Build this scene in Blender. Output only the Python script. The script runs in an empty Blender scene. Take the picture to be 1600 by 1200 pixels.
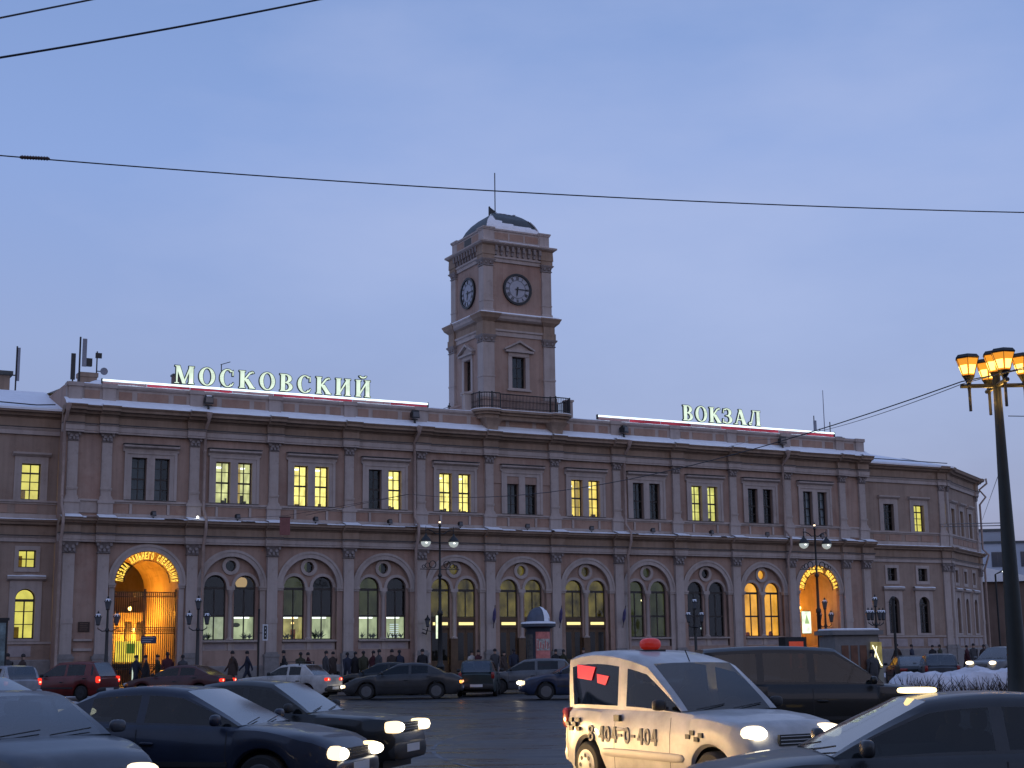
import bpy, bmesh, math, random
from mathutils import Vector, Matrix
from mathutils.geometry import tessellate_polygon
from mathutils import noise as mnoise
R = math.radians
random.seed(7)
scene = bpy.context.scene
C = scene.collection

# ------------------------------------------------------------------ camera
EYE = Vector((0, 0, 1.8))
FPX = 2300.0
PITCH = math.atan(419 / FPX)
ROLL = R(-0.7)
fw = Vector((0, math.cos(PITCH), math.sin(PITCH)))
up0 = Vector((0, -math.sin(PITCH), math.cos(PITCH)))
rt0 = Vector((1, 0, 0))
rt = rt0 * math.cos(ROLL) + up0 * math.sin(ROLL)
up = up0 * math.cos(ROLL) - rt0 * math.sin(ROLL)
cam = bpy.data.objects.new('camera', bpy.data.cameras.new('camera'))
C.objects.link(cam)
cam.matrix_world = Matrix(((rt.x, up.x, -fw.x, EYE.x), (rt.y, up.y, -fw.y, EYE.y), (rt.z, up.z, -fw.z, EYE.z), (0, 0, 0, 1)))
cam.data.sensor_width = 36
cam.data.lens = FPX / 1600 * 36
cam.data.clip_end = 3000
scene.camera = cam

# ------------------------------------------------------------------ world: dusk sky
SUN_EL, SUN_ROT = 0.6, 200.0
world = bpy.data.worlds.new('World')
scene.world = world
world.use_nodes = True
wt = world.node_tree
N = wt.nodes
bg = N['Background']
def wn(t): return N.new(t)
sky = wn('ShaderNodeTexSky'); sky.sky_type = 'NISHITA'; sky.sun_disc = False
sky.sun_elevation = R(SUN_EL); sky.sun_rotation = R(SUN_ROT); sky.ozone_density = 3.0
tc = wn('ShaderNodeTexCoord')
sep = wn('ShaderNodeSeparateXYZ'); wt.links.new(tc.outputs['Generated'], sep.inputs[0])
ramp = wn('ShaderNodeValToRGB')
wt.links.new(sep.outputs['Z'], ramp.inputs[0])
el = ramp.color_ramp.elements
stops = [(0.0, (.27, .285, .43)), (.09, (.30, .335, .535)), (.20, (.325, .40, .67)), (.32, (.28, .39, .72)), (.45, (.225, .335, .64)), (1.0, (.15, .25, .55))]
el[0].position, el[0].color = stops[0][0], stops[0][1] + (1,)
el[1].position, el[1].color = stops[-1][0], stops[-1][1] + (1,)
for p_, c_ in stops[1:-1]:
    e_ = el.new(p_); e_.color = c_ + (1,)
mp = wn('ShaderNodeMapping'); mp.inputs['Scale'].default_value = (1.0, 1.0, 2.6); mp.inputs['Location'].default_value = (1.3, .4, .2)
wt.links.new(tc.outputs['Generated'], mp.inputs[0])
ns = wn('ShaderNodeTexNoise'); ns.inputs['Scale'].default_value = 1.5; ns.inputs['Detail'].default_value = 8; ns.inputs['Roughness'].default_value = .54
wt.links.new(mp.outputs[0], ns.inputs['Vector'])
nr = wn('ShaderNodeMapRange'); nr.inputs[1].default_value = .40; nr.inputs[2].default_value = .64; nr.inputs[3].default_value = 0.0; nr.inputs[4].default_value = .85
wt.links.new(ns.outputs[0], nr.inputs[0])
cloud = wn('ShaderNodeMix'); cloud.data_type = 'RGBA'
wt.links.new(nr.outputs[0], cloud.inputs[0])
wt.links.new(ramp.outputs[0], cloud.inputs[6])
cloud.inputs[7].default_value = (.43, .50, .77, 1)
mixs = wn('ShaderNodeMix'); mixs.data_type = 'RGBA'; mixs.inputs[0].default_value = .12
wt.links.new(cloud.outputs[2], mixs.inputs[6])
wt.links.new(sky.outputs[0], mixs.inputs[7])
wt.links.new(mixs.outputs[2], bg.inputs[0])
bg.inputs[1].default_value = 1.0

# ------------------------------------------------------------------ last glow of the sun behind the camera
sun = bpy.data.objects.new('sun', bpy.data.lights.new('sun', 'SUN'))
C.objects.link(sun)
sun.data.energy = 0.21
sun.data.angle = R(40)
sun.data.color = (1.0, .72, .55)
sun.rotation_euler = (R(90 - 14), 0, R(20))

scene.view_settings.view_transform = 'Standard'
scene.view_settings.look = 'None'
scene.view_settings.exposure = 0.0
scene.view_settings.gamma = 1.0
scene.view_settings.use_curve_mapping = False
scene.render.engine = 'CYCLES'
scene.cycles.use_denoising = True
scene.cycles.max_bounces = 6
scene.cycles.diffuse_bounces = 3
scene.cycles.transparent_max_bounces = 10
scene.cycles.sample_clamp_indirect = 4.0
scene.cycles.caustics_reflective = False
scene.cycles.caustics_refractive = False

# ------------------------------------------------------------------ materials
MATS = {}
def mat(name, col, rough=.8, var=.12, scale=3.0, bump=0.0, metal=0.0, spec=.5, coat=0.0, streak=0.0, emit=None, estr=0.0, bscale=None, patch=None):
    if name in MATS: return MATS[name]
    m = bpy.data.materials.new(name); m.use_nodes = True
    nt = m.node_tree; b = nt.nodes['Principled BSDF']
    b.inputs['Roughness'].default_value = rough
    b.inputs['Metallic'].default_value = metal
    b.inputs['Specular IOR Level'].default_value = spec
    b.inputs['Coat Weight'].default_value = coat
    b.inputs['Base Color'].default_value = (*col, 1)
    if var > 0:
        t = nt.nodes.new('ShaderNodeTexCoord')
        n = nt.nodes.new('ShaderNodeTexNoise'); n.inputs['Scale'].default_value = scale; n.inputs['Detail'].default_value = 6; n.inputs['Roughness'].default_value = .62
        nt.links.new(t.outputs['Object'], n.inputs['Vector'])
        r_ = nt.nodes.new('ShaderNodeMapRange'); r_.inputs[1].default_value = .3; r_.inputs[2].default_value = .7; r_.inputs[3].default_value = 1 - var; r_.inputs[4].default_value = 1 + var
        nt.links.new(n.outputs[0], r_.inputs[0])
        fac = r_.outputs[0]
        if streak > 0:
            mp_ = nt.nodes.new('ShaderNodeMapping'); mp_.inputs['Scale'].default_value = (2.3, 2.3, .16)
            nt.links.new(t.outputs['Object'], mp_.inputs[0])
            n2 = nt.nodes.new('ShaderNodeTexNoise'); n2.inputs['Scale'].default_value = 1.6; n2.inputs['Detail'].default_value = 4
            nt.links.new(mp_.outputs[0], n2.inputs['Vector'])
            r2 = nt.nodes.new('ShaderNodeMapRange'); r2.inputs[1].default_value = .42; r2.inputs[2].default_value = .72; r2.inputs[3].default_value = 1; r2.inputs[4].default_value = 1 - streak
            nt.links.new(n2.outputs[0], r2.inputs[0])
            mu = nt.nodes.new('ShaderNodeMath'); mu.operation = 'MULTIPLY'
            nt.links.new(fac, mu.inputs[0]); nt.links.new(r2.outputs[0], mu.inputs[1]); fac = mu.outputs[0]
        v = nt.nodes.new('ShaderNodeVectorMath'); v.operation = 'SCALE'; v.inputs[0].default_value = col
        nt.links.new(fac, v.inputs['Scale'])
        csock = v.outputs[0]
        if patch:
            # faded and repainted areas with their own outlines, and soot speckle
            n4 = nt.nodes.new('ShaderNodeTexNoise'); n4.inputs['Scale'].default_value = .33; n4.inputs['Detail'].default_value = 7; n4.inputs['Roughness'].default_value = .7
            nt.links.new(t.outputs['Object'], n4.inputs['Vector'])
            r4 = nt.nodes.new('ShaderNodeMapRange'); r4.inputs[1].default_value = .50; r4.inputs[2].default_value = .60; r4.inputs[3].default_value = 0; r4.inputs[4].default_value = .7
            nt.links.new(n4.outputs[0], r4.inputs[0])
            mx4 = nt.nodes.new('ShaderNodeMix'); mx4.data_type = 'RGBA'; mx4.blend_type = 'MULTIPLY'
            nt.links.new(r4.outputs[0], mx4.inputs[0]); nt.links.new(csock, mx4.inputs[6]); mx4.inputs[7].default_value = (*patch, 1)
            n5 = nt.nodes.new('ShaderNodeTexNoise'); n5.inputs['Scale'].default_value = 1.9; n5.inputs['Detail'].default_value = 9; n5.inputs['Roughness'].default_value = .75
            nt.links.new(t.outputs['Object'], n5.inputs['Vector'])
            r5 = nt.nodes.new('ShaderNodeMapRange'); r5.inputs[1].default_value = .56; r5.inputs[2].default_value = .72; r5.inputs[3].default_value = 0; r5.inputs[4].default_value = .55
            nt.links.new(n5.outputs[0], r5.inputs[0])
            mx5 = nt.nodes.new('ShaderNodeMix'); mx5.data_type = 'RGBA'; mx5.blend_type = 'MULTIPLY'
            nt.links.new(r5.outputs[0], mx5.inputs[0]); nt.links.new(mx4.outputs[2], mx5.inputs[6]); mx5.inputs[7].default_value = (.5, .47, .45, 1)
            csock = mx5.outputs[2]
        nt.links.new(csock, b.inputs['Base Color'])
        if bump > 0:
            n3 = nt.nodes.new('ShaderNodeTexNoise'); n3.inputs['Scale'].default_value = bscale or scale * 8; n3.inputs['Detail'].default_value = 4
            nt.links.new(t.outputs['Object'], n3.inputs['Vector'])
            bm_ = nt.nodes.new('ShaderNodeBump'); bm_.inputs['Strength'].default_value = bump; bm_.inputs['Distance'].default_value = .02
            nt.links.new(n3.outputs[0], bm_.inputs['Height']); nt.links.new(bm_.outputs[0], b.inputs['Normal'])
    if emit:
        b.inputs['Emission Color'].default_value = (*emit, 1)
        b.inputs['Emission Strength'].default_value = estr
    MATS[name] = m
    return m

def emat(name, col, strength, var=0.0, scale=2.0):
    """a surface that gives off light"""
    if name in MATS: return MATS[name]
    m = bpy.data.materials.new(name); m.use_nodes = True
    nt = m.node_tree; nt.nodes.remove(nt.nodes['Principled BSDF'])
    e = nt.nodes.new('ShaderNodeEmission'); e.inputs[0].default_value = (*col, 1); e.inputs[1].default_value = strength
    nt.links.new(e.outputs[0], nt.nodes['Material Output'].inputs[0])
    if var > 0:
        t = nt.nodes.new('ShaderNodeTexCoord')
        n = nt.nodes.new('ShaderNodeTexNoise'); n.inputs['Scale'].default_value = scale; n.inputs['Detail'].default_value = 3
        nt.links.new(t.outputs['Object'], n.inputs['Vector'])
        r_ = nt.nodes.new('ShaderNodeMapRange'); r_.inputs[1].default_value = .3; r_.inputs[2].default_value = .7; r_.inputs[3].default_value = strength * (1 - var); r_.inputs[4].default_value = strength * (1 + var)
        nt.links.new(n.outputs[0], r_.inputs[0]); nt.links.new(r_.outputs[0], e.inputs[1])
    MATS[name] = m
    return m

def glass_mat(name, tint=(.85, .9, .92), refl=.5):
    if name in MATS: return MATS[name]
    m = bpy.data.materials.new(name); m.use_nodes = True
    nt = m.node_tree; nt.nodes.remove(nt.nodes['Principled BSDF'])
    tr = nt.nodes.new('ShaderNodeBsdfTransparent'); tr.inputs[0].default_value = (*tint, 1)
    gl = nt.nodes.new('ShaderNodeBsdfGlossy'); gl.inputs['Roughness'].default_value = .03
    lw = nt.nodes.new('ShaderNodeLayerWeight')
    pw = nt.nodes.new('ShaderNodeMath'); pw.operation = 'POWER'; pw.inputs[1].default_value = 4.0
    nt.links.new(lw.outputs['Facing'], pw.inputs[0])
    mu = nt.nodes.new('ShaderNodeMath'); mu.operation = 'MULTIPLY_ADD'; mu.inputs[1].default_value = .85; mu.inputs[2].default_value = .035
    nt.links.new(pw.outputs[0], mu.inputs[0])
    mx = nt.nodes.new('ShaderNodeMixShader')
    nt.links.new(mu.outputs[0], mx.inputs[0]); nt.links.new(tr.outputs[0], mx.inputs[1]); nt.links.new(gl.outputs[0], mx.inputs[2])
    nt.links.new(mx.outputs[0], nt.nodes['Material Output'].inputs[0])
    MATS[name] = m
    return m

WALL = mat('ochre_plaster', (.395, .275, .22), .9, .13, .55, .25, streak=.2, bscale=18, patch=(.86, .76, .74))
WALL2 = mat('ochre_plaster_courses', (.34, .255, .205), .9, .13, .7, .3, streak=.18, bscale=14, patch=(.84, .78, .76))
PANEL = mat('ochre_panel', (.38, .25, .19), .9, .12, .8, .2, streak=.12, patch=(.84, .74, .7))
TRIM = mat('pale_trim_plaster', (.455, .385, .35), .85, .09, .8, .18, streak=.16, bscale=20, patch=(.86, .83, .80))
CORN = mat('dark_ochre_cornice', (.33, .24, .18), .9, .16, .6, .2, streak=.2, patch=(.82, .78, .72))
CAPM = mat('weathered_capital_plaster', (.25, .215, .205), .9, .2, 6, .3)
PLINTH = mat('grey_granite', (.23, .215, .21), .8, .18, 5, .2)
SNOW = mat('snow', (.82, .84, .88), .75, .05, 2.5, .5, bscale=9)
FRAME = mat('dark_window_frame', (.035, .028, .024), .5, .15, 6)
DOORW = mat('dark_wood_door', (.10, .055, .025), .5, .25, 5)
IRON = mat('black_iron', (.012, .013, .014), .45, .2, 9)
PIPE = mat('drainpipe_metal', (.36, .27, .23), .55, .15, 3)
ROOF = mat('dark_roof_metal', (.05, .06, .065), .5, .2, 2)
DARKROOM = mat('dark_interior', (.016, .016, .018), .95, .3, 1.5)
CURTAIN = mat('pale_curtain', (.42, .44, .46), .95, .15, 4)
GLASS = glass_mat('window_glass')
TARMAC = None

# ------------------------------------------------------------------ mesh helpers
class MB:
    def __init__(self): self.v = []; self.f = []
    def add(self, vs, fs):
        o = len(self.v); self.v += [tuple(p) for p in vs]; self.f += [tuple(i + o for i in f) for f in fs]; return self
    def box(self, x0, x1, y0, y1, z0, z1):
        x0, x1 = min(x0, x1), max(x0, x1); y0, y1 = min(y0, y1), max(y0, y1); z0, z1 = min(z0, z1), max(z0, z1)
        return self.add([(x0, y0, z0), (x1, y0, z0), (x1, y1, z0), (x0, y1, z0), (x0, y0, z1), (x1, y0, z1), (x1, y1, z1), (x0, y1, z1)],
                        [(0, 3, 2, 1), (4, 5, 6, 7), (0, 1, 5, 4), (1, 2, 6, 5), (2, 3, 7, 6), (3, 0, 4, 7)])
    def extx(self, poly, x0, x1):
        """profile of (y, z) points swept along x"""
        n = len(poly)
        vs = [(x0, y, z) for y, z in poly] + [(x1, y, z) for y, z in poly]
        fs = [(i, (i + 1) % n, n + (i + 1) % n, n + i) for i in range(n)]
        return self.add(vs, fs + [tuple(range(n))[::-1], tuple(range(n, 2 * n))])
    def exty(self, poly, y0, y1):
        """outline of (x, z) points given depth along y"""
        n = len(poly)
        vs = [(x, y0, z) for x, z in poly] + [(x, y1, z) for x, z in poly]
        fs = [(i, n + i, n + (i + 1) % n, (i + 1) % n) for i in range(n)]
        return self.add(vs, fs + [tuple(range(n)), tuple(range(n, 2 * n))[::-1]])
    def plate(self, outer, holes, y0, y1, edge=False):
        """flat wall facing -y at y0 with holes whose reveals run back to y1"""
        loops = [[Vector((x, z, 0)) for x, z in lp] for lp in [outer] + holes]
        flat = [p for lp in loops for p in lp]
        self.add([(p.x, y0, p.y) for p in flat], [tuple(t) for t in tessellate_polygon(loops)])
        for k, lp in enumerate(loops):
            if k == 0 and not edge: continue
            n = len(lp)
            self.add([(p.x, y0, p.y) for p in lp] + [(p.x, y1, p.y) for p in lp], [(i, (i + 1) % n, n + (i + 1) % n, n + i) for i in range(n)])
        return self
    def ring(self, cx, cz, r0, r1, y0, y1, a0=0, a1=180, n=24):
        """arch moulding between radii r0 and r1"""
        full = abs(a1 - a0) >= 360
        m = n if full else n + 1
        vs = []
        for i in range(m):
            a = R(a0 + (a1 - a0) * i / n); c, s = math.cos(a), math.sin(a)
            for r_, y in ((r0, y0), (r1, y0), (r1, y1), (r0, y1)): vs.append((cx + r_ * c, y, cz + r_ * s))
        fs = []
        for i in range(n):
            j = (i + 1) % m
            for k in range(4): fs.append((i * 4 + k, i * 4 + (k + 1) % 4, j * 4 + (k + 1) % 4, j * 4 + k))
        if not full: fs += [(0, 1, 2, 3), tuple((m - 1) * 4 + k for k in (3, 2, 1, 0))]
        return self.add(vs, fs)
    def tube(self, pts, r, n=8, cap=True):
        pts = [Vector(p) for p in pts]
        rs = r if isinstance(r, (list, tuple)) else [r] * len(pts)
        vs = []; m = len(pts)
        ref = None
        for i, p in enumerate(pts):
            d = (pts[min(i + 1, m - 1)] - pts[max(i - 1, 0)]).normalized()
            if ref is None:
                ref = Vector((0, 0, 1)) if abs(d.z) < .9 else Vector((1, 0, 0))
            a = d.cross(ref).normalized(); b = d.cross(a).normalized(); ref = -(a.cross(d)).normalized() if False else ref
            for k in range(n):
                t = 2 * math.pi * k / n
                vs.append(p + a * math.cos(t) * rs[i] + b * math.sin(t) * rs[i])
        fs = [(i * n + k, i * n + (k + 1) % n, (i + 1) * n + (k + 1) % n, (i + 1) * n + k) for i in range(m - 1) for k in range(n)]
        if cap: fs += [tuple(range(n))[::-1], tuple(range((m - 1) * n, m * n))]
        return self.add(vs, fs)
    def lathe(self, prof, cx=0, cy=0, cz=0, n=16, axis='z', a0=0):
        """profile of (radius, height) turned about an axis"""
        vs = []
        for r_, h in prof:
            for k in range(n):
                t = 2 * math.pi * k / n + a0
                c, s = math.cos(t) * r_, math.sin(t) * r_
                vs.append((cx + c, cy + s, cz + h) if axis == 'z' else ((cx + c, cy + h, cz + s) if axis == 'y' else (cx + h, cy + c, cz + s)))
        m = len(prof)
        fs = [(i * n + k, i * n + (k + 1) % n, (i + 1) * n + (k + 1) % n, (i + 1) * n + k) for i in range(m - 1) for k in range(n)]
        fs += [tuple(range(n))[::-1], tuple(range((m - 1) * n, m * n))]
        return self.add(vs, fs)
    def sqloft(self, prof, cx, cy, hx, hy=None):
        """stack of rectangles: (offset, z) added to the half sizes"""
        hy = hx if hy is None else hy
        vs = []
        for o, z in prof: vs += [(cx - hx - o, cy - hy - o, z), (cx + hx + o, cy - hy - o, z), (cx + hx + o, cy + hy + o, z), (cx - hx - o, cy + hy + o, z)]
        m = len(prof)
        fs = [(i * 4 + k, i * 4 + (k + 1) % 4, (i + 1) * 4 + (k + 1) % 4, (i + 1) * 4 + k) for i in range(m - 1) for k in range(4)]
        return self.add(vs, fs + [(3, 2, 1, 0), tuple((m - 1) * 4 + k for k in range(4))])
    def superell(self, c, h, e=2.6, nu=12, nv=8, rot=None):
        """rounded block with half sizes h"""
        vs = []
        def sg(v, p): return math.copysign(abs(v) ** p, v)
        p = 2 / e
        for i in range(nv + 1):
            b = -math.pi / 2 + math.pi * i / nv
            for k in range(nu):
                a = 2 * math.pi * k / nu
                q = Vector((h[0] * sg(math.cos(b), p) * sg(math.cos(a), p), h[1] * sg(math.cos(b), p) * sg(math.sin(a), p), h[2] * sg(math.sin(b), p)))
                if rot: q = rot @ q
                vs.append(q + Vector(c))
        fs = [(i * nu + k, i * nu + (k + 1) % nu, (i + 1) * nu + (k + 1) % nu, (i + 1) * nu + k) for i in range(nv) for k in range(nu)]
        return self.add(vs, fs)
    def xform(self, M, start=0):
        self.v = self.v[:start] + [tuple(M @ Vector(p)) for p in self.v[start:]]; return self
    def mesh(self, name, m, smooth=False, angle=40):
        me = bpy.data.meshes.new(name); me.from_pydata(self.v, [], self.f)
        b = bmesh.new(); b.from_mesh(me)
        bmesh.ops.remove_doubles(b, verts=b.verts, dist=1e-5)
        bmesh.ops.recalc_face_normals(b, faces=b.faces)
        b.to_mesh(me); b.free()
        if m: me.materials.append(m)
        if smooth:
            for p in me.polygons: p.use_smooth = True
            try: me.set_sharp_from_angle(angle=R(angle))
            except Exception: pass
        return me
    def build(self, name, m, parent=None, smooth=False, angle=40, loc=None):
        o = bpy.data.objects.new(name, self.mesh(name, m, smooth, angle)); C.objects.link(o)
        if parent: o.parent = parent
        if loc: o.location = loc
        return o

def inst(name, me, parent, loc=(0, 0, 0), rotz=0, scale=None):
    o = bpy.data.objects.new(name, me); C.objects.link(o); o.parent = parent; o.location = loc; o.rotation_euler = (0, 0, rotz)
    if scale: o.scale = scale
    return o
def tag(o, label=None, cat=None, group=None, kind=None):
    if label: o['label'] = label
    if cat: o['category'] = cat
    if group: o['group'] = group
    if kind: o['kind'] = kind
    return o
def thing(name, label, cat, loc=(0, 0, 0), rotz=0, group=None):
    o = bpy.data.objects.new(name, None); C.objects.link(o); o.empty_display_size = .3
    o.location = loc; o.rotation_euler = (0, 0, rotz)
    return tag(o, label, cat, group)
def copy_tree(o, parent=None):
    c = o.copy(); C.objects.link(c); c.parent = parent
    for ch in list(o.children): copy_tree(ch, c)
    return c
def text_mesh(s, size=1.0, extrude=0.0, name='lettering', bold=0.0):
    cu = bpy.data.curves.new('t', 'FONT'); cu.body = s; cu.size = size; cu.resolution_u = 3; cu.extrude = extrude; cu.align_x = 'CENTER'; cu.offset = bold
    o = bpy.data.objects.new('t', cu); C.objects.link(o)
    bpy.context.view_layer.update()
    me = bpy.data.meshes.new_from_object(o.evaluated_get(bpy.context.evaluated_depsgraph_get())); me.name = name
    bpy.data.objects.remove(o); bpy.data.curves.remove(cu)
    return me
def arch_outline(x0, x1, z0, zs, n=14):
    """rectangle with a round head, spring line zs"""
    r_ = (x1 - x0) / 2; cx = (x0 + x1) / 2
    return [(x0, z0), (x1, z0)] + [(cx + r_ * math.cos(math.pi * i / n), zs + r_ * math.sin(math.pi * i / n)) for i in range(n + 1)]
def rect(x0, x1, z0, z1): return [(x0, z0), (x1, z0), (x1, z1), (x0, z1)]
def circ(cx, cz, r_, n=20): return [(cx + r_ * math.cos(2 * math.pi * i / n), cz + r_ * math.sin(2 * math.pi * i / n)) for i in range(n)]

# facade frame: x along the front, y into the building, z up
FA = R(90 - 61.84)
FO = Vector((.506, 92, .15))
FM = Matrix.Translation(FO) @ Matrix.Rotation(FA, 4, 'Z')
def FP(s, out, z=0.0): return FM @ Vector((s, -out, z))
W = 4.646
PS = [-27.6, -25.78] + [-20.907 + W * i for i in range(10)] + [25.78, 27.6]
BAYS = [(PS[i], PS[i + 1]) for i in range(1, 12)]      # 0 and 10 are the gateways
# ------------------------------------------------------------------ ground
def asphalt():
    m = bpy.data.materials.new('wet_asphalt'); m.use_nodes = True
    nt = m.node_tree; b = nt.nodes['Principled BSDF']
    t = nt.nodes.new('ShaderNodeTexCoord')
    n = nt.nodes.new('ShaderNodeTexNoise'); n.inputs['Scale'].default_value = .35; n.inputs['Detail'].default_value = 8; n.inputs['Roughness'].default_value = .65
    n2 = nt.nodes.new('ShaderNodeTexNoise'); n2.inputs['Scale'].default_value = 26; n2.inputs['Detail'].default_value = 3
    mp_ = nt.nodes.new('ShaderNodeMapping'); mp_.inputs['Scale'].default_value = (.25, 1.6, 1)
    n3 = nt.nodes.new('ShaderNodeTexNoise'); n3.inputs['Scale'].default_value = 1.1; n3.inputs['Detail'].default_value = 5
    nt.links.new(t.outputs['Object'], mp_.inputs[0]); nt.links.new(mp_.outputs[0], n3.inputs['Vector'])
    for q in (n, n2): nt.links.new(t.outputs['Object'], q.inputs['Vector'])
    r_ = nt.nodes.new('ShaderNodeValToRGB')
    r_.color_ramp.elements[0].position = .40; r_.color_ramp.elements[0].color = (.022, .023, .026, 1)
    r_.color_ramp.elements[1].position = .68; r_.color_ramp.elements[1].color = (.062, .064, .070, 1)
    mx = nt.nodes.new('ShaderNodeMath'); mx.operation = 'MULTIPLY_ADD'; mx.inputs[1].default_value = .35
    nt.links.new(n2.outputs[0], mx.inputs[0])
    sc_ = nt.nodes.new('ShaderNodeMath'); sc_.operation = 'MULTIPLY'; sc_.inputs[1].default_value = .65
    ad = nt.nodes.new('ShaderNodeMath'); ad.operation = 'MULTIPLY_ADD'; ad.inputs[1].default_value = .5
    nt.links.new(n3.outputs[0], ad.inputs[0]); 
    hf = nt.nodes.new('ShaderNodeMath'); hf.operation = 'MULTIPLY'; hf.inputs[1].default_value = .5
    nt.links.new(n.outputs[0], hf.inputs[0]); nt.links.new(hf.outputs[0], ad.inputs[2])
    nt.links.new(ad.outputs[0], sc_.inputs[0]); nt.links.new(sc_.outputs[0], mx.inputs[2])
    nt.links.new(mx.outputs[0], r_.inputs[0]); nt.links.new(r_.outputs[0], b.inputs['Base Color'])
    rr = nt.nodes.new('ShaderNodeMapRange'); rr.inputs[1].default_value = .36; rr.inputs[2].default_value = .62; rr.inputs[3].default_value = .15; rr.inputs[4].default_value = .55
    nt.links.new(ad.outputs[0], rr.inputs[0]); nt.links.new(rr.outputs[0], b.inputs['Roughness'])
    bp = nt.nodes.new('ShaderNodeBump'); bp.inputs['Strength'].default_value = .35; bp.inputs['Distance'].default_value = .012
    nt.links.new(n2.outputs[0], bp.inputs['Height']); nt.links.new(bp.outputs[0], b.inputs['Normal'])
    return m
TARMAC = asphalt()
tag(MB().add([(-1500, -600, 0), (1500, -600, 0), (1500, 2400, 0), (-1500, 2400, 0)], [(0, 1, 2, 3)]).build('road', TARMAC), kind='structure')
PAVE = mat('grey_paving', (.13, .13, .135), .7, .2, 1.2, .3)
KERB = mat('granite_kerb', (.26, .25, .25), .75, .2, 4, .2)
pv = MB().box(-80, 80, -8.5, 40, -.148, 0).build('pavement', PAVE); pv.matrix_world = FM; tag(pv, kind='structure')
kb = MB()
for i in range(64): kb.box(-80 + i * 2.5, -80 + i * 2.5 + 2.485, -8.72, -8.503, -.149, .012)
kb = kb.build('kerb', KERB); kb.matrix_world = FM; tag(kb, kind='structure')
# worn white arc of paint and slush on the road
MARK = mat('worn_white_paint', (.115, .12, .13), .6, .5, 2.5)
arc = MB(); pts = []
for i in range(41):
    a = R(112 + 108 * i / 40); pts.append((3.6 + 5.2 * math.cos(a), 29.5 + 9.5 * math.sin(a)))
for i in range(40):
    if i % 7 == 6: continue
    (x0, y0), (x1, y1) = pts[i], pts[i + 1]
    d_ = Vector((x1 - x0, y1 - y0)).normalized(); nx, ny = -d_.y * .04, d_.x * .04
    arc.add([(x0 - nx, y0 - ny, .004), (x1 - nx, y1 - ny, .004), (x1 + nx, y1 + ny, .004), (x0 + nx, y0 + ny, .004)], [(0, 1, 2, 3)])
tag(arc.build('road_marking', MARK), kind='structure')
# ridge of dirty snow ploughed against the kerb
def snow_ridge(name, x0, x1, y0, w_, h_, seed, n=160, m=7):
    vs = []; fs = []
    for i in range(n + 1):
        x = x0 + (x1 - x0) * i / n
        k = .45 + .9 * max(0, mnoise.noise(Vector((x * .45, seed, 0))) + .35)
        for j in range(m + 1):
            t = j / m; y = y0 + (t - .5) * w_ * k
            z = h_ * k * math.sin(math.pi * t) * (1 + .5 * mnoise.noise(Vector((x * 2.1, y * 2.1, seed))))
            vs.append((x, y, max(z, 0) - .01))
    for i in range(n):
        for j in range(m): fs.append((i * (m + 1) + j, (i + 1) * (m + 1) + j, (i + 1) * (m + 1) + j + 1, i * (m + 1) + j + 1))
    return MB().add(vs, fs)
DSNOW = mat('dirty_snow', (.42, .42, .45), .85, .35, 2.5, .5)
o_ = snow_ridge('x', -60, 60, -9.3, 1.3, .32, 3.3).build('snow_ridge', DSNOW, smooth=True, angle=180); o_.matrix_world = Matrix.Translation((0, 0, -.15)) @ FM
tag(o_, 'low ridge of dirty ploughed snow along the kerb before the station', 'snow', kind='stuff')

# ------------------------------------------------------------------ station building
ST = thing('railway_station', 'long two-storey ochre railway station front with pale pilasters, arched windows and snowy cornices', 'station', FO, FA)
X0, X1 = PS[0] - .42, PS[13] + .42
def bc(i): return (BAYS[i][0] + BAYS[i][1]) / 2
PANES = {}
def pane_mesh(w_, h_):
    k = (round(w_, 3), round(h_, 3))
    if k not in PANES: PANES[k] = MB().box(-w_ / 2, w_ / 2, -.004, .004, -h_ / 2, h_ / 2).mesh('pane', GLASS)
    return PANES[k]
def sash(parent, x0, x1, z0, z1, y, cols=2, hz=((.25, .022), (.5, .05), (.75, .022)), fm=FRAME, flap=False):
    b = .055; mb = MB()
    mb.box(x0, x0 + b, y, y + .07, z0, z1).box(x1 - b, x1, y, y + .07, z0, z1).box(x0 + b, x1 - b, y + .003, y + .067, z0, z0 + b).box(x0 + b, x1 - b, y + .003, y + .067, z1 - b, z1)
    zs = [z0 + b]; 
    for f_, t_ in hz:
        zc = z0 + (z1 - z0) * f_
        mb.box(x0 + b, x1 - b, y + .006, y + .064, zc - t_, zc + t_); zs += [zc - t_, zc + t_]
    zs.append(z1 - b)
    xs = [x0 + b]
    for c in range(1, cols):
        xc = x0 + (x1 - x0) * c / cols
        mb.box(xc - .028, xc + .028, y + .01, y + .06, z0 + b, z1 - b); xs += [xc - .028, xc + .028]
    xs.append(x1 - b)
    w = mb.build('window', fm, parent)
    for i in range(0, len(xs), 2):
        for j in range(0, len(zs), 2):
            inst('pane', pane_mesh(xs[i + 1] - xs[i], zs[j + 1] - zs[j]), w, ((xs[i] + xs[i + 1]) / 2, y + .035, (zs[j] + zs[j + 1]) / 2))
    return w
def halfdisc(cx, zs, r_, n=16): return [(cx + r_ * math.cos(math.pi * i / n), zs + r_ * math.sin(math.pi * i / n)) for i in range(n + 1)]
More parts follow.
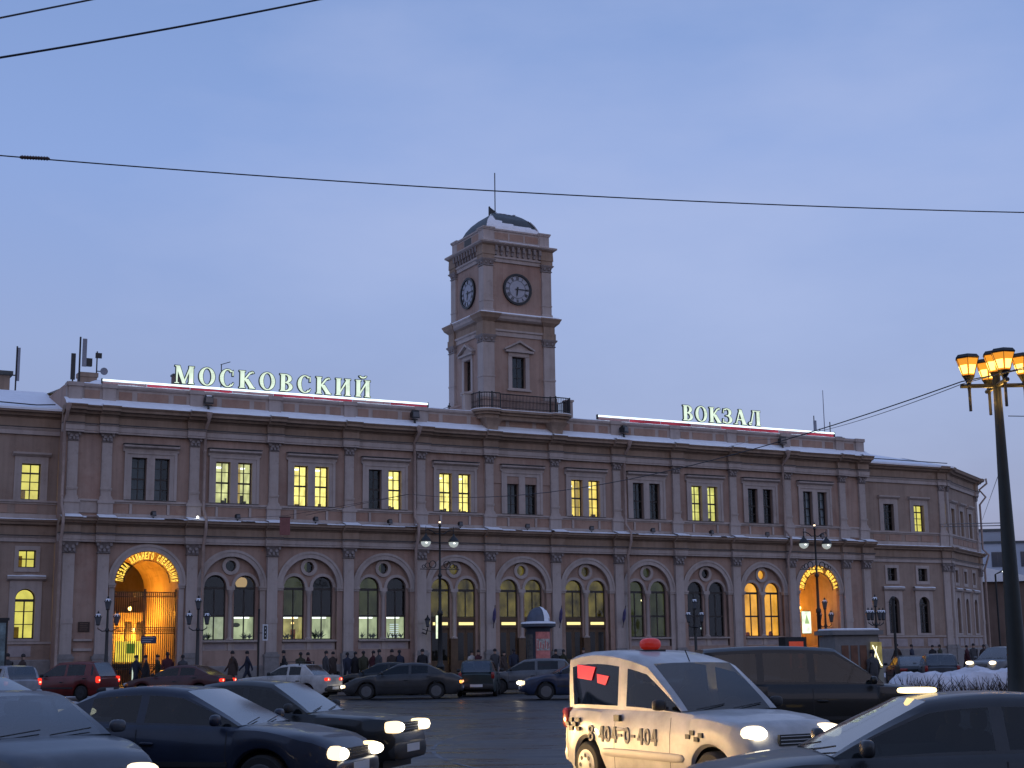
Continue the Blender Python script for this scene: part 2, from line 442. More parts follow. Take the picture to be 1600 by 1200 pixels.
def arched_sash(parent, x0, x1, z0, zs, y, bars=((.5, .05),), fm=FRAME, lun_bar=True):
    """round-headed window: lunette over a transom over rows of panes"""
    b = .06; r_ = (x1 - x0) / 2; cx = (x0 + x1) / 2; mb = MB()
    mb.box(x0, x0 + b, y, y + .07, z0, zs).box(x1 - b, x1, y, y + .07, z0, zs).box(x0 + b, x1 - b, y + .003, y + .067, z0, z0 + b)
    mb.ring(cx, zs, r_ - b, r_, y + .002, y + .07, 0, 180, 16)
    mb.box(x0 + b, x1 - b, y - .01, y + .075, zs - .16, zs - .02)
    zz = [z0 + b]
    for f_, t_ in bars:
        zc = z0 + (zs - z0) * f_
        mb.box(x0 + b, x1 - b, y + .004, y + .066, zc - t_, zc + t_); zz += [zc - t_, zc + t_]
    zz.append(zs - .16)
    mb.box(cx - .035, cx + .035, y + .008, y + .062, z0 + b, zs - .16)
    w = mb.build('window', fm, parent)
    xs = [x0 + b, cx - .035, cx + .035, x1 - b]
    for i in (0, 2):
        for j in range(0, len(zz), 2):
            inst('pane', pane_mesh(xs[i + 1] - xs[i], zz[j + 1] - zz[j]), w, ((xs[i] + xs[i + 1]) / 2, y + .035, (zz[j] + zz[j + 1]) / 2))
    MB().exty(halfdisc(cx, zs - .02, r_ - b), y + .031, y + .039).build('pane', GLASS, w)
    return w
def room(parent, x0, x1, z0, z1, y0, y1, m, name='interior'):
    """walls, floor and ceiling of a room behind a window, open to the front"""
    v = [(x0, y0, z0), (x1, y0, z0), (x1, y1, z0), (x0, y1, z0), (x0, y0, z1), (x1, y0, z1), (x1, y1, z1), (x0, y1, z1)]
    return MB().add(v, [(0, 3, 2, 1), (4, 5, 6, 7), (1, 2, 6, 5), (2, 3, 7, 6), (3, 0, 4, 7)]).build(name, m, parent)
def lamp_box(parent, x0, x1, y0, y1, z0, z1, m, name='ceiling_lamp'): return MB().box(x0, x1, y0, y1, z0, z1).build(name, m, parent)

E_YEL = emat('lit_room_yellow', (1.0, .78, .20), 1.75, .45, 1.3)
E_PALE = emat('lit_room_pale', (.90, .84, .34), .95, .45, 1.3)
E_WARM = emat('lit_room_amber', (1.0, .68, .14), 1.35, .45, 1.3)
E_GRN = emat('lit_room_lime', (.90, .80, .20), 1.05, .45, 1.3)
E_OFF = emat('lit_office', (.80, .85, .47), .62, .4, 1.1)
E_OFF2 = emat('lit_office_amber', (.86, .70, .24), .5, .45, 1.6)
E_ORG = emat('lit_room_orange', (1.0, .42, .045), 1.15, .4, .8)
E_DIMY = emat('dim_hall_yellow', (.55, .40, .08), .21, .85, .9)
E_DIMG = emat('dim_hall_green', (.34, .36, .14), .11, .6, .7)
E_TUBE = emat('fluorescent_lamp', (1.0, 1.0, .88), 2.6)
E_BULB = emat('warm_bulb', (1.0, .82, .42), 4.0)
E_SIGN = emat('lit_door_sign', (1.0, .86, .34), 1.3)

# ---- storey walls
holes = []
for i in range(1, 10):
    c = bc(i); holes.append(arch_outline(c - 1.66, c + 1.66, .02 if i in (4, 5, 6) else 1.92, 5.47, 22))
for i in (0, 10): holes.append(arch_outline(bc(i) - 1.76, bc(i) + 1.76, .02, 5.57, 24))
MB().plate(rect(X0, X1, 0, 8.0), holes, 0, .24).build('wall', WALL, ST)
holes = []
for i in range(11):
    c = bc(i)
    holes += [rect(c - 1.06, c - .22, 10.12, 12.46), rect(c + .22, c + 1.06, 10.12, 12.46)]
MB().plate(rect(X0, X1, 8.0, 16.4), holes, .002, .26).build('wall', WALL, ST)
# plinth
edges = [X0] + [v for i in (0, 4, 5, 6, 10) for v in (bc(i) - 1.76, bc(i) + 1.76)] + [X1]
for k in range(0, len(edges), 2): MB().extx([(.03, 0), (-.10, 0), (-.10, 1.02), (-.06, 1.08), (.03, 1.08)], edges[k] + .002, edges[k + 1] - .002).build('plinth', PLINTH, ST)
# ends and back of the block
MB().box(X0, X0 + .3, .3, 15, 0, 16.4).build('wall', WALL, ST)
MB().box(X1 - .3, X1, .3, 15, 0, 16.4).build('wall', WALL, ST)
MB().box(X0, X1, 15, 15.3, 0, 16.4).build('wall', WALL, ST)
MB().add([(X0 + .1, .45, 16.3), (X1 - .1, .45, 16.3), (X1 - .1, 8, 16.95), (X0 + .1, 8, 16.95), (X0 + .1, 15.3, 16.3), (X1 - .1, 15.3, 16.3)], [(0, 1, 2, 3), (3, 2, 5, 4)]).build('roof', SNOW, ST)

# ---- pilasters with bases and capitals
def capital_mesh(w_, h_, d_):
    mb = MB()
    mb.sqloft([(-.02, 0), (.015, .02), (.015, .05), (-.03, .07), (-.025, h_ * .5), (.03, h_ * .8), (.07, h_ * .88)], 0, -d_ / 2, w_ / 2, d_ / 2)
    mb.sqloft([(.09, h_ * .885), (.11, h_ * .94), (.11, h_)], 0, -d_ / 2, w_ / 2, d_ / 2)
    for row, (zz, k, s_) in enumerate(((.12, 3, .085), (.38, 2, .10))):
        for j in range(k):
            x = (j - (k - 1) / 2) * w_ / k
            mb.superell((x, -d_ - .035 - row * .02, h_ * zz + .1), (s_, .04, .11), 2.2, 8, 5, Matrix.Rotation(R(-16), 3, 'X'))
    for sx in (-1, 1): mb.lathe([(.02, -.05), (.075, -.05), (.075, .05), (.02, .05)], sx * (w_ / 2 + .01), -d_ - .05, h_ * .78, 10, 'y')
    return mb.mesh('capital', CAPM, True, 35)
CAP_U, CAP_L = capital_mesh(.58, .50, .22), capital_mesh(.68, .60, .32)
SH_U = MB().box(-.275, .275, -.18, -.001, 10.02, 13.2).box(-.315, .315, -.23, -.18, 10.62, 10.70).box(-.30, .30, -.21, -.182, 10.55, 10.62).mesh('shaft', TRIM)
BA_U = MB().box(-.40, .40, -.26, -.003, 9.02, 9.86).box(-.45, .45, -.31, -.004, 9.86, 10.02).box(-.36, .36, -.24, -.19, 10.02, 10.16).box(-.32, .32, -.215, -.185, 10.16, 10.24).mesh('base', TRIM)
SH_L = MB().box(-.30, .30, -.24, -.001, 1.75, 7.16).box(-.325, .325, -.265, -.242, 3.42, 3.72).mesh('shaft', TRIM)
BA_L = MB().box(-.42, .42, -.34, -.003, 0, 1.55).box(-.45, .45, -.37, -.002, 1.55, 1.70).box(-.37, .37, -.30, -.242, 1.70, 1.82).mesh('base', PLINTH)
SN_B = None
for s in PS:
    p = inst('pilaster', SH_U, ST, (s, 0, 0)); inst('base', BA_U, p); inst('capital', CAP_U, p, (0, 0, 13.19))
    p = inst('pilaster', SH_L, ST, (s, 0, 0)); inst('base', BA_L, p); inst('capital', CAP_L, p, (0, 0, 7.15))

# ---- entablatures: a run with breaks forward over the pilasters
def entab(parent, x0, x1, breaks, layers, bw=.50, proud=.25, yb=.05):
    """layers: (name, material, profile of (out, z))"""
    for nm, m, prof in layers:
        mb = MB(); z0 = min(z for _, z in prof); z1 = max(z for _, z in prof)
        mb.extx([(yb, z0)] + [(-o, z) for o, z in prof] + [(yb, z1)], x0, x1)
        for s in breaks: mb.extx([(yb - .01, z0 - .004)] + [(-o - proud, z - (.004 if z == z0 else -.003 if z == z1 else 0)) for o, z in prof] + [(yb - .01, z1 + .003)], s - bw, s + bw)
        mb.build(nm, m, parent)
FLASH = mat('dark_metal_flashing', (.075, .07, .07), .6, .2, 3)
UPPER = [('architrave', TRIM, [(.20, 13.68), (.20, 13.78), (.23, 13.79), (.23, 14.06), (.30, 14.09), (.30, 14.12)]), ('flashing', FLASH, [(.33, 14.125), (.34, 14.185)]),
         ('frieze', CORN, [(.17, 14.19), (.17, 14.56), (.28, 14.66), (.38, 14.68)]),
         ('cornice', CORN, [(.44, 14.685), (.52, 14.80), (.74, 14.84), (.76, 14.96), (.86, 15.06), (.87, 15.10)])]
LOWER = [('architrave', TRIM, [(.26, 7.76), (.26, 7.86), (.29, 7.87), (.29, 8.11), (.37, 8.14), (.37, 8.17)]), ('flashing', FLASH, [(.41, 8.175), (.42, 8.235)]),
         ('frieze', CORN, [(.24, 8.24), (.24, 8.62), (.36, 8.72), (.44, 8.74)]),
         ('cornice', CORN, [(.48, 8.745), (.56, 8.84), (.66, 8.87), (.68, 8.97), (.74, 9.02)])]
entab(ST, X0 - .2, X1 + .2, PS, UPPER)
entab(ST, X0 - .2, X1 + .2, PS, LOWER)
# snow on the ledges
def snow_strip(parent, x0, x1, yf, yb, zf, zb, seed, rag=.04, step=.12, name='snow', gap=None):
    n = max(4, int((x1 - x0) / step)); vs = []; fs = []; m = 5
    for i in range(n + 1):
        x = x0 + (x1 - x0) * i / n
        e_ = mnoise.noise(Vector((x * .9, seed, 0))) + .5 * mnoise.noise(Vector((x * 3.1, seed, 5)))
        for j in range(m + 1):
            t = j / m; y = yf + (yb - yf) * t + (rag * e_ if j < 2 else 0)
            z = zf + (zb - zf) * t + (0 if j == 0 else .045 + .03 * mnoise.noise(Vector((x * 1.7, y * 3, seed))))
            vs.append((x, y, z))
    for i in range(n):
        for j in range(m):
            if gap is not None and mnoise.noise(Vector(((x0 + (x1 - x0) * i / n) * .7, j * .5, seed + 11))) < gap: continue
            fs.append((i * (m + 1) + j, (i + 1) * (m + 1) + j, (i + 1) * (m + 1) + j + 1, i * (m + 1) + j + 1))
    return MB().add(vs, fs).build(name, SNOW, parent, True, 180)
snow_strip(ST, X0 - .15, X1 + .15, -.83, -.02, 15.11, 15.56, 1.0, .09)
for k, s in enumerate(PS):
    snow_strip(ST, s - .48, s + .48, -1.09, -.7, 15.115, 15.20, 20 + k, .03, .11)
    snow_strip(ST, s - .48, s + .48, -.96, -.30, 9.03, 9.20, 40 + k, .03, .11)
snow_strip(ST, X0 - .15, X1 + .15, -.71, -.1, 9.025, 9.12, 2.0, .08, gap=-.22)

# ---- parapet
mb = MB()
mb.box(X0, X1, -.10, .3, 15.30, 15.52).box(X0, X1, -.06, .3, 15.52, 16.20)
mb.extx([(.34, 16.2), (-.12, 16.2), (-.18, 16.28), (-.18, 16.40), (.34, 16.40)], X0 - .06, X1 + .06)
mb.build('parapet', TRIM, ST)
for k, s in enumerate(PS):
    MB().box(s - .36, s + .36, -.20, -.02, 15.2, 16.205).box(s - .42, s + .42, -.27, .36, 16.207, 16.43).build('parapet_pier', TRIM, ST)
snow_strip(ST, X0, X1, -.15, .3, 16.405, 16.43, 7, .02, .2)
for i in range(11):
    a, b = BAYS[i]; a += .55; b -= .55; w_ = b - a
    for u0, u1 in ((0, .19), (.27, .73), (.81, 1)):
        MB().box(a + w_ * u0, a + w_ * u1, -.085, -.064, 15.60, 16.06).build('panel', PANEL, ST)
    # pedestal course under the upper windows
    MB().box(a - .2, b + .2, -.07, .03, 9.03, 9.34).box(a - .2, b + .2, -.07, .03, 9.88, 9.97).box(a - .24, b + .24, -.16, .02, 9.97, 10.08).build('sill_course', TRIM, ST)
    for u0, u1 in ((-.045, .20), (.25, .75), (.80, 1.045)):
        MB().box(a + w_ * u0, a + w_ * u1, -.045, .03, 9.345, 9.875).build('panel', PANEL, ST)
    for u in (.225, .775): MB().box(a + w_ * u - .025 * w_ + .02, a + w_ * u + .025 * w_ - .02, -.105, .03, 9.342, 9.878).build('panel_divider', TRIM, ST)
for (a, b) in ((PS[0], PS[1]), (PS[12], PS[13])):
    MB().box(a + .5, b - .5, -.085, -.061, 15.60, 16.06).build('panel', PANEL, ST)
    MB().box(a + .42, b - .42, -.07, .03, 9.34, 9.97).box(a + .4, b - .4, -.14, .02, 9.97, 10.08).build('sill_course', TRIM, ST)
    MB().box(a + .42, b - .42, -.10, .02, 1.98, 2.12).box(a + .42, b - .42, -.12, .02, 2.5, 2.62).build('sill_course', TRIM, ST)

# ---- upper windows: lit left, lit right
LITU = {0: (None, None), 1: (E_PALE, E_PALE), 2: (E_YEL, E_YEL), 3: (None, E_YEL), 4: (E_YEL, E_YEL), 5: (None, None), 6: (E_WARM, E_WARM), 7: (None, None), 8: (E_GRN, E_GRN), 9: (None, None), 10: (None, None)}
SILH = mat('furniture', (.05, .045, .035), .9, .3, 3)
for i in range(11):
    c = bc(i)
    cs = MB().plate(rect(c - 1.42, c + 1.42, 10.08, 12.84), [rect(c - 1.06, c - .22, 10.12, 12.46), rect(c + .22, c + 1.06, 10.12, 12.46)], -.10, .002, True)
    cs.box(c - 1.46, c - 1.30, -.14, -.10, 10.08, 12.66).box(c + 1.30, c + 1.46, -.14, -.10, 10.08, 12.66).box(c - 1.46, c + 1.46, -.145, -.1, 12.66, 12.78)
    cs.build('window_casing', TRIM, ST)
    MB().extx([(.02, 12.78), (-.14, 12.78), (-.16, 12.92), (-.36, 13.02), (-.38, 13.12), (.02, 13.16)], c - 1.54, c + 1.54).build('window_hood', TRIM, ST)
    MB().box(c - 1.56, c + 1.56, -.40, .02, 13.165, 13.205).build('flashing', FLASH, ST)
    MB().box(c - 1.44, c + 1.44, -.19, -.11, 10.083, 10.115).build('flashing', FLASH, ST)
    for k, (xa, xb) in enumerate(((c - 1.06, c - .22), (c + .22, c + 1.06))):
        hz = ((.26, .02), (.5, .05), (.76, .02))
        sash(ST, xa, xb, 10.12, 12.46, .19, 2, hz)
        lit = LITU[i][k]
        xm = (xa + xb) / 2
        rm = room(ST, xm - .62, xm + .62, 9.95, 12.9, .265, 2.2, lit or DARKROOM)
        if lit:
            lamp_box(rm, xm - .30 + .1 * k, xm + .18 + .1 * k, .85, 1.1, 12.12 + .1 * (i % 3), 12.19 + .1 * (i % 3), E_TUBE)
            if (i * 2 + k) % 3 == 0:
                cm = MB(); side_ = -1 if k else 1
                for q in range(5): cm.superell((xm + side_ * (.40 - q * .06), .42, 11.3), (.035, .03, 1.2), 3, 8, 6)
                cm.build('curtain', emat('lit_curtain', (.95, .62, .16), .5, .2, 2), rm, True, 60)
            # desks, boxes and flower pots against the light
            for q in range(random.randint(2, 4)):
                xx = xm + random.uniform(-.45, .35); hh = random.uniform(.15, .5)
                MB().box(xx, xx + random.uniform(.08, .3), .5 + q * .22, .62 + q * .22, 9.96, 10.12 + hh * (1.2 if i == 1 else .6)).build('furniture', SILH if i in (1,) or q % 2 else DOORW, rm)
        elif i == 10:
            MB().box(xm - .42, xm - .14, .34, .36, 10.13, 12.4).box(xm + .16, xm + .42, .345, .365, 10.13, 12.4).build('curtain', CURTAIN, rm)
        elif i in (0, 5, 7):
            MB().box(xm - .42, xm + (.1 if k else .42), .5, .52, 10.13, 12.4).build('curtain', mat('grey_blind', (.12, .125, .13), .9, .2, 3), rm)

# ---- ground floor arches
GW = 0.63
for i in range(1, 10):
    c = bc(i); door = i in (4, 5, 6)
    MB().ring(c, 5.47, 1.66, 2.0, -.09, .01, 0, 180, 30).ring(c, 5.47, 1.90, 2.04, -.13, -.088, 0, 180, 30).build('archivolt', TRIM, ST)
    for sx in (-1, 1):
        xa, xb = sorted((c + sx * 1.62, c + sx * 2.02))
        MB().box(xa, xb, -.12, .2, 5.26, 5.38).box(xa - .03, xb + .03, -.16, .2, 5.38, 5.475).build('impost', TRIM, ST)
        MB().box(xa + .04, xb - .04, -.06, .2, 1.09, 5.255).build('pier', TRIM if i % 3 == 1 else WALL, ST)
    z0 = .03 if door else 2.5
    wl, wr = (c - .235 - 2 * GW, c - .235), (c + .235, c + .235 + 2 * GW)
    ty = MB().plate(arch_outline(c - 1.66, c + 1.66, z0 - .02 if door else 1.92, 5.47, 22), [arch_outline(wl[0], wl[1], z0, 5.47), arch_outline(wr[0], wr[1], z0, 5.47), circ(c, 6.62, .31)], .24, .42)
    ty.build('tympanum', WALL, ST)
    MB().ring(c, 6.62, .31, .50, .14, .25, 0, 360, 24).build('oculus_surround', TRIM, ST)
    MB().exty(circ(c, 6.62, .31), .37, .38).build('pane', GLASS, ST)
    for a, b in (wl, wr):
        MB().ring((a + b) / 2, 5.47, GW, GW + .17, .16, .25, 0, 180, 18).build('window_arch', TRIM, ST)
    # colonnette between the lights
    cb = max(z0, 2.5)
    MB().lathe([(.15, 0), (.15, .1), (.11, .14), (.105, 2.45), (.13, 2.5), (.19, 2.72), (.20, 2.78)], c, .17, cb, 12).box(c - .235, c + .235, .06, .26, cb + 2.78, 5.475).box(c - .2, c + .2, .10, .26, cb - .0, cb + .08).build('colonnette', TRIM, ST, True, 30)
    if door:
        MB().box(c - .235, c + .235, .12, .5, .02, cb).build('pier', DOORW, ST)
        for a, b in (wl, wr):
            arched_sash(ST, a, b, 3.75, 5.47, .36, bars=())
            MB().box(a, b, .30, .46, 3.10, 3.74).box(a + .05, b - .05, .285, .30, 3.16, 3.68).build('transom_panel', DOORW, ST)
            MB().box(a + .14, b - .14, .265, .284, 3.30, 3.47).build('lit_sign', E_SIGN, ST)
            for (da, db) in ((a, (a + b) / 2 - .008), ((a + b) / 2 + .008, b)):
                d_ = MB().box(da, db, .40, .46, .02, 3.10)
                d_.box(da + .08, db - .08, .385, .40, .15, .95).box(da + .08, db - .08, .385, .40, 1.1, 2.95)
                d_ = d_.build('door', DOORW, ST)
                MB().box(da + .12, db - .12, .378, .386, 1.2, 2.85).build('pane', mat('dark_glass', (.012, .012, .01), .06, 0), d_)
                MB().tube([(db - .06, .36, 1.0), (db - .06, .36, 1.4)], .015, 6).build('handle', mat('brass', (.5, .35, .12), .35, 0, metal=1), d_)
        rm = room(ST, c - 1.7, c + 1.7, 3.5, 7.4, .44, 4.5, E_DIMY)
        MB().superell((c - 1.25 + .05, 1.4, 4.75), (.11, .11, .16), 2).build('hall_lamp', E_BULB, rm, True, 180)
        MB().box(c - 1.7, c - 1.0, 1.3, 1.34, 3.5, 7.3).build('hall_pier', E_DIMG, rm)
    else:
        MB().extx([(.24, 2.38), (-.12, 2.38), (-.14, 2.47), (.24, 2.50)], c - 1.63, c + 1.63).build('sill', TRIM, ST)
        MB().box(c - 1.60, c - .12, .10, .24, 1.93, 2.37).box(c + .12, c + 1.60, .10, .24, 1.93, 2.37).box(c - .12, c + .12, .04, .24, 1.93, 2.37).build('apron', TRIM, ST)
        for xa in (c - 1.42, c + .28): MB().box(xa, xa + 1.14, .085, .099, 2.0, 2.3).build('panel', mat('grey_panel', (.36, .31, .31), .9, .15, 2), ST)
        hz = ((.45, .055),)
        for k, (a, b) in enumerate((wl, wr)):
            arched_sash(ST, a, b, 2.5, 5.47, .36, hz)
        if i in (1, 2, 3):
            for k, (a, b) in enumerate((wl, wr)):
                xm = (a + b) / 2
                lo = room(ST, xm - .82, xm + .82, 2.3, 3.86, .44, 2.6, E_OFF2 if (i, k) == (2, 0) else E_OFF)
                if (i, k) != (1, 0): lamp_box(lo, xm - .5, xm + .5, .9, 1.15, 3.72, 3.80, E_TUBE)
                if (i, k) == (2, 0):
                    for q, zz in enumerate((3.78, 3.5)): MB().superell((xm + .12, .75, zz - .05), (.09, .09, .07), 2).build('desk_lamp', emat('orange_bulb', (1, .6, .2), 3.5), lo, True, 180)
                    MB().box(xm + .2, xm + .42, 1.1, 1.3, 2.5, 3.1).build('furniture', mat('red_brown_box', (.3, .08, .03), .8), lo)
                if (i, k) == (1, 0): MB().box(xm - .7, xm + .7, .62, .64, 2.5, 3.8).build('blind', emat('lit_blind', (.78, .82, .52), .5, .2, 4), lo)
                if (i, k) == (3, 1):
                    for q in range(7): MB().box(xm + .02, xm + .58, 1.2, 1.24, 2.62 + q * .12, 2.68 + q * .12).build('shelf_paper', emat('lit_paper', (.86, .95, .9), .9), lo)
                if (i, k) == (1, 1): MB().superell((xm - .3, .8, 3.35), (.24, .05, .13), 2).build('hanging_shade', mat('olive_shade', (.10, .11, .04), .8), lo, True, 180)
                # plants and clutter on the sill
                for q in range(4):
                    xx = xm + random.uniform(-.5, .5)
                    pm = MB()
                    for l_ in range(9):
                        a_ = random.uniform(-1.1, 1.1); ln = random.uniform(.12, .34) * (1.6 if (i, k) == (2, 1) else 1)
                        tip = (xx + math.sin(a_) * ln, .55 + random.uniform(-.06, .06), 2.62 + math.cos(a_) * ln)
                        pm.tube([(xx, .55, 2.56), ((xx * .6 + tip[0] * .4), .55, 2.62 + math.cos(a_) * ln * .5), tip], [.012, .028, .004], 4)
                    pm.build('pot_plant', mat('houseplant', (.05, .08, .02), .8), lo)
                room(ST, xm - .82, xm + .82, 3.88, 7.4, .44, 2.6, E_DIMG if (i, k) in ((2, 0), (3, 0)) else DARKROOM)
            if i == 1: MB().superell((c + .95, 1.2, 5.75), (.35, .05, .3), 2.6).build('hall_lamp', emat('warm_reflector', (1, .62, .28), .55), ST, True, 180)
        else:
            lit = E_ORG if i == 9 else E_DIMG if i == 7 else DARKROOM
            rm = room(ST, c - 1.7, c + 1.7, 2.3, 7.4, .44, 4.2, lit)
            if i == 9:
                lamp_box(rm, c - 1.0, c + 1.0, 2.4, 2.7, 6.9, 7.0, emat('sodium_ceiling', (1, .55, .12), 2.2))
                for xx, hh in ((c - 1.3, .5), (c - .8, .35), (c + .4, .75), (c + .55, 1.0), (c + 1.15, .4)):
                    MB().superell((xx, .9, 2.35 + hh / 2), (.16, .1, hh / 2 + .1), 3).build('furniture', mat('chair_back', (.28, .07, .02), .8), rm, True, 180)
            else:
                for q in range(5 if i == 7 else 3):
                    MB().superell((c + random.uniform(-1.2, 1.2), 2.4, random.uniform(4.3, 5.3) if i == 7 else random.uniform(2.7, 3.1)), (.05, .05, .07), 2, 8, 6).build('hall_lamp', E_BULB if i == 7 else emat('pale_bulb', (.8, .9, .9), .8), rm, True, 180)
ORD = ['first', 'second', 'third', 'fourth', 'fifth', 'sixth', 'seventh', 'eighth', 'ninth', 'tenth', 'eleventh']
# ---- gateways: vaulted passages lit by sodium lamps
VAULT = mat('passage_plaster', (.55, .42, .28), .9, .14, 1.2, .2, streak=.2)
def passage(i, depth, lamps):
    c = bc(i); n = 18
    pr = [(c - 1.76, 0)] + [(c - 1.76 * math.cos(math.pi * k / n), 5.57 + 1.76 * math.sin(math.pi * k / n)) for k in range(n + 1)] + [(c + 1.76, 0)]
    vs = [(x, .24, z) for x, z in pr] + [(x, depth, z) for x, z in pr]; m = len(pr)
    MB().add(vs, [(k, k + 1, m + k + 1, m + k) for k in range(m - 1)]).build('passage_vault', VAULT, ST)
    MB().ring(c, 5.57, 1.76, 2.12, -.10, .01, 0, 180, 30).ring(c, 5.57, 2.0, 2.15, -.14, -.098, 0, 180, 30).build('archivolt', TRIM, ST)
    for sx in (-1, 1):
        xa, xb = sorted((c + sx * 1.72, c + sx * 2.08))
        MB().box(xa, xb, -.13, .2, 5.34, 5.46).box(xa - .03, xb + .03, -.17, .2, 5.46, 5.575).build('impost', TRIM, ST)
        MB().box(xa + .045, xb - .03, -.06, .2, .02, 5.335).build('pier', TRIM, ST)
    for (dx, y, z, e) in lamps:
        l = MB().superell((c + dx, y, z), (.10, .10, .12), 2, 10, 8).build('passage_lamp', emat('sodium_bulb', (1, .62, .16), 9), ST, True, 180)
        MB().tube([(c + dx, y, z + .1), (c + dx, y, z + .35), (c + dx + (.5 if dx > 0 else -.5), y, z + .45)], .025, 6).build('lamp_bracket', IRON, l)
        L = bpy.data.objects.new('sodium_light', bpy.data.lights.new('sodium_light', 'POINT')); C.objects.link(L)
        L.data.energy = e; L.data.color = (1, .40, .035); L.data.shadow_soft_size = .15; L.parent = l; L.location = (c + dx, y, z - .2)
passage(0, 7.5, [(.15, 4.2, 4.35, 520), (.9, 6.2, 3.2, 200)])
c0 = bc(0)
MB().add([(c0 - 7, 7.5, 0), (c0 + 5, 7.5, 0), (c0 + 5, 16, 0), (c0 - 7, 16, 0), (c0 - 7, 7.5, 9), (c0 + 5, 7.5, 9), (c0 + 5, 16, 9), (c0 - 7, 16, 9)], [(4, 5, 6, 7), (1, 2, 6, 5), (2, 3, 7, 6), (3, 0, 4, 7)]).build('courtyard_wall', DARKROOM, ST)
yw = MB().box(c0 - 2, c0 + 3.15, 12, 12.4, 1.25, 4.35).build('courtyard_shed', VAULT, ST)
MB().box(c0 + 1.8, c0 + 2.2, 11.9, 11.99, 2.6, 3.7).build('dark_window', FRAME, yw)
MB().box(c0 + 2.45, c0 + 2.85, 11.9, 11.99, 2.6, 3.7).build('dark_window', FRAME, yw)
MB().box(c0 + 1.1, c0 + 2.9, 11.3, 11.4, 1.35, 2.6).build('lit_panel', emat('lit_yellow_panel', (1, .78, .10), .95, .25, 2), yw)
MB().box(c0 + 1.75, c0 + 2.25, 11.22, 11.29, 1.85, 2.45).build('green_board', emat('green_lit_board', (.25, .5, .06), .35), yw)
MB().box(c0 + 2.05, c0 + 2.14, 11.0, 11.1, .1, 1.2).build('lit_post', emat('white_tube', (.8, .95, .8), .8), yw)
lg = bpy.data.objects.new('yard_light', bpy.data.lights.new('yard_light', 'POINT')); C.objects.link(lg); lg.parent = yw
lg.location = (c0 + 2.3, 11.2, 2.9); lg.data.energy = 420; lg.data.color = (1, .40, .035); lg.data.shadow_soft_size = .2
passage(10, 9.0, [(-.70, 1.3, 4.45, 150), (.6, 5.2, 4.6, 190)])  # the deeper second lamp is added to brighten the dim vault
c1 = bc(10)
MB().box(c1 - 1.9, c1 + 1.9, 9.0, 9.2, 0, 7.6).build('passage_end_wall', VAULT, ST)
MB().box(c1 - .15, c1 + 1.74, 6.2, 6.35, .02, 5.3).build('passage_screen', mat('brown_screen', (.26, .13, .05), .7), ST)

# iron gate leaves in the left gateway
G = thing('iron_gate', 'tall black iron bar gate closing the glowing left archway', 'gate', FO, FA)
def gate_leaf(x0, x1, y, z1, root):
    fr = MB()
    for x in (x0 + .03, x1 - .03): fr.box(x - .03, x + .03, y - .03, y + .03, .03, z1)
    for z in (.08, 1.0, 1.22, 2.9, 3.2, z1 - .42, z1 - .18): fr.box(x0 + .06, x1 - .06, y - .022, y + .022, z - .025, z + .025)
    fr.build('gate_leaf', IRON, root)
    n = int((x1 - x0) / .115); b = MB()
    for k in range(1, n):
        x = x0 + (x1 - x0) * k / n
        b.box(x - .019, x + .019, y - .019, y + .019, .1, z1 - .19)
    tag(b.build('gate_bars', IRON, root), kind='stuff')
    o = MB()
    for k in range(n):
        x = x0 + (x1 - x0) * (k + .5) / n; hw = (x1 - x0) / n / 2
        for za, zb in ((1.03, 1.20), (2.93, 3.17)):
            for s_ in (1, -1): o.tube([(x - hw * s_, y, za), (x + hw * s_, y, zb)], .012, 4)
        o.ring(x, z1 - .30, hw * .62, hw * .95, y - .012, y + .012, 0, 360, 8)
    tag(o.build('gate_scrollwork', IRON, root), kind='stuff')
gate_leaf(c0 - 1.74, c0 - .01, .34, 5.30, G)
gate_leaf(c0 + .01, c0 + 1.74, .34, 5.30, G)
nb = thing('notice_board', 'small dark blue notice board hung on the bars of the iron gate', 'notice board', FM @ Vector((c0 + .25, .24, 2.55)), FA)
MB().box(-.42, .42, -.02, .02, -.2, .2).build('board', mat('blue_board', (.03, .035, .09), .5), nb)
for k in range(3): MB().box(-.34, .34 - .1 * k, -.026, -.0205, .10 - k * .11, .14 - k * .11).build('text_line', mat('faded_white', (.35, .35, .4), .7), nb)
wp = thing('wall_plaque', 'dark square memorial plaque on the wall left of the glowing archway', 'plaque', FM @ Vector(((PS[0] + PS[1]) / 2 + .05, -.02, 3.25)), FA)
MB().box(-.30, .30, -.04, .01, -.26, .26).build('plaque_slab', mat('bronze_plaque', (.05, .035, .03), .4, .2, 8, metal=.6), wp)
for k in range(4): MB().box(-.22, .22 - .05 * (k % 2), -.048, -.041, .15 - k * .11, .18 - k * .11).build('raised_line', mat('worn_bronze', (.16, .11, .09), .4, 0, metal=.7), wp)

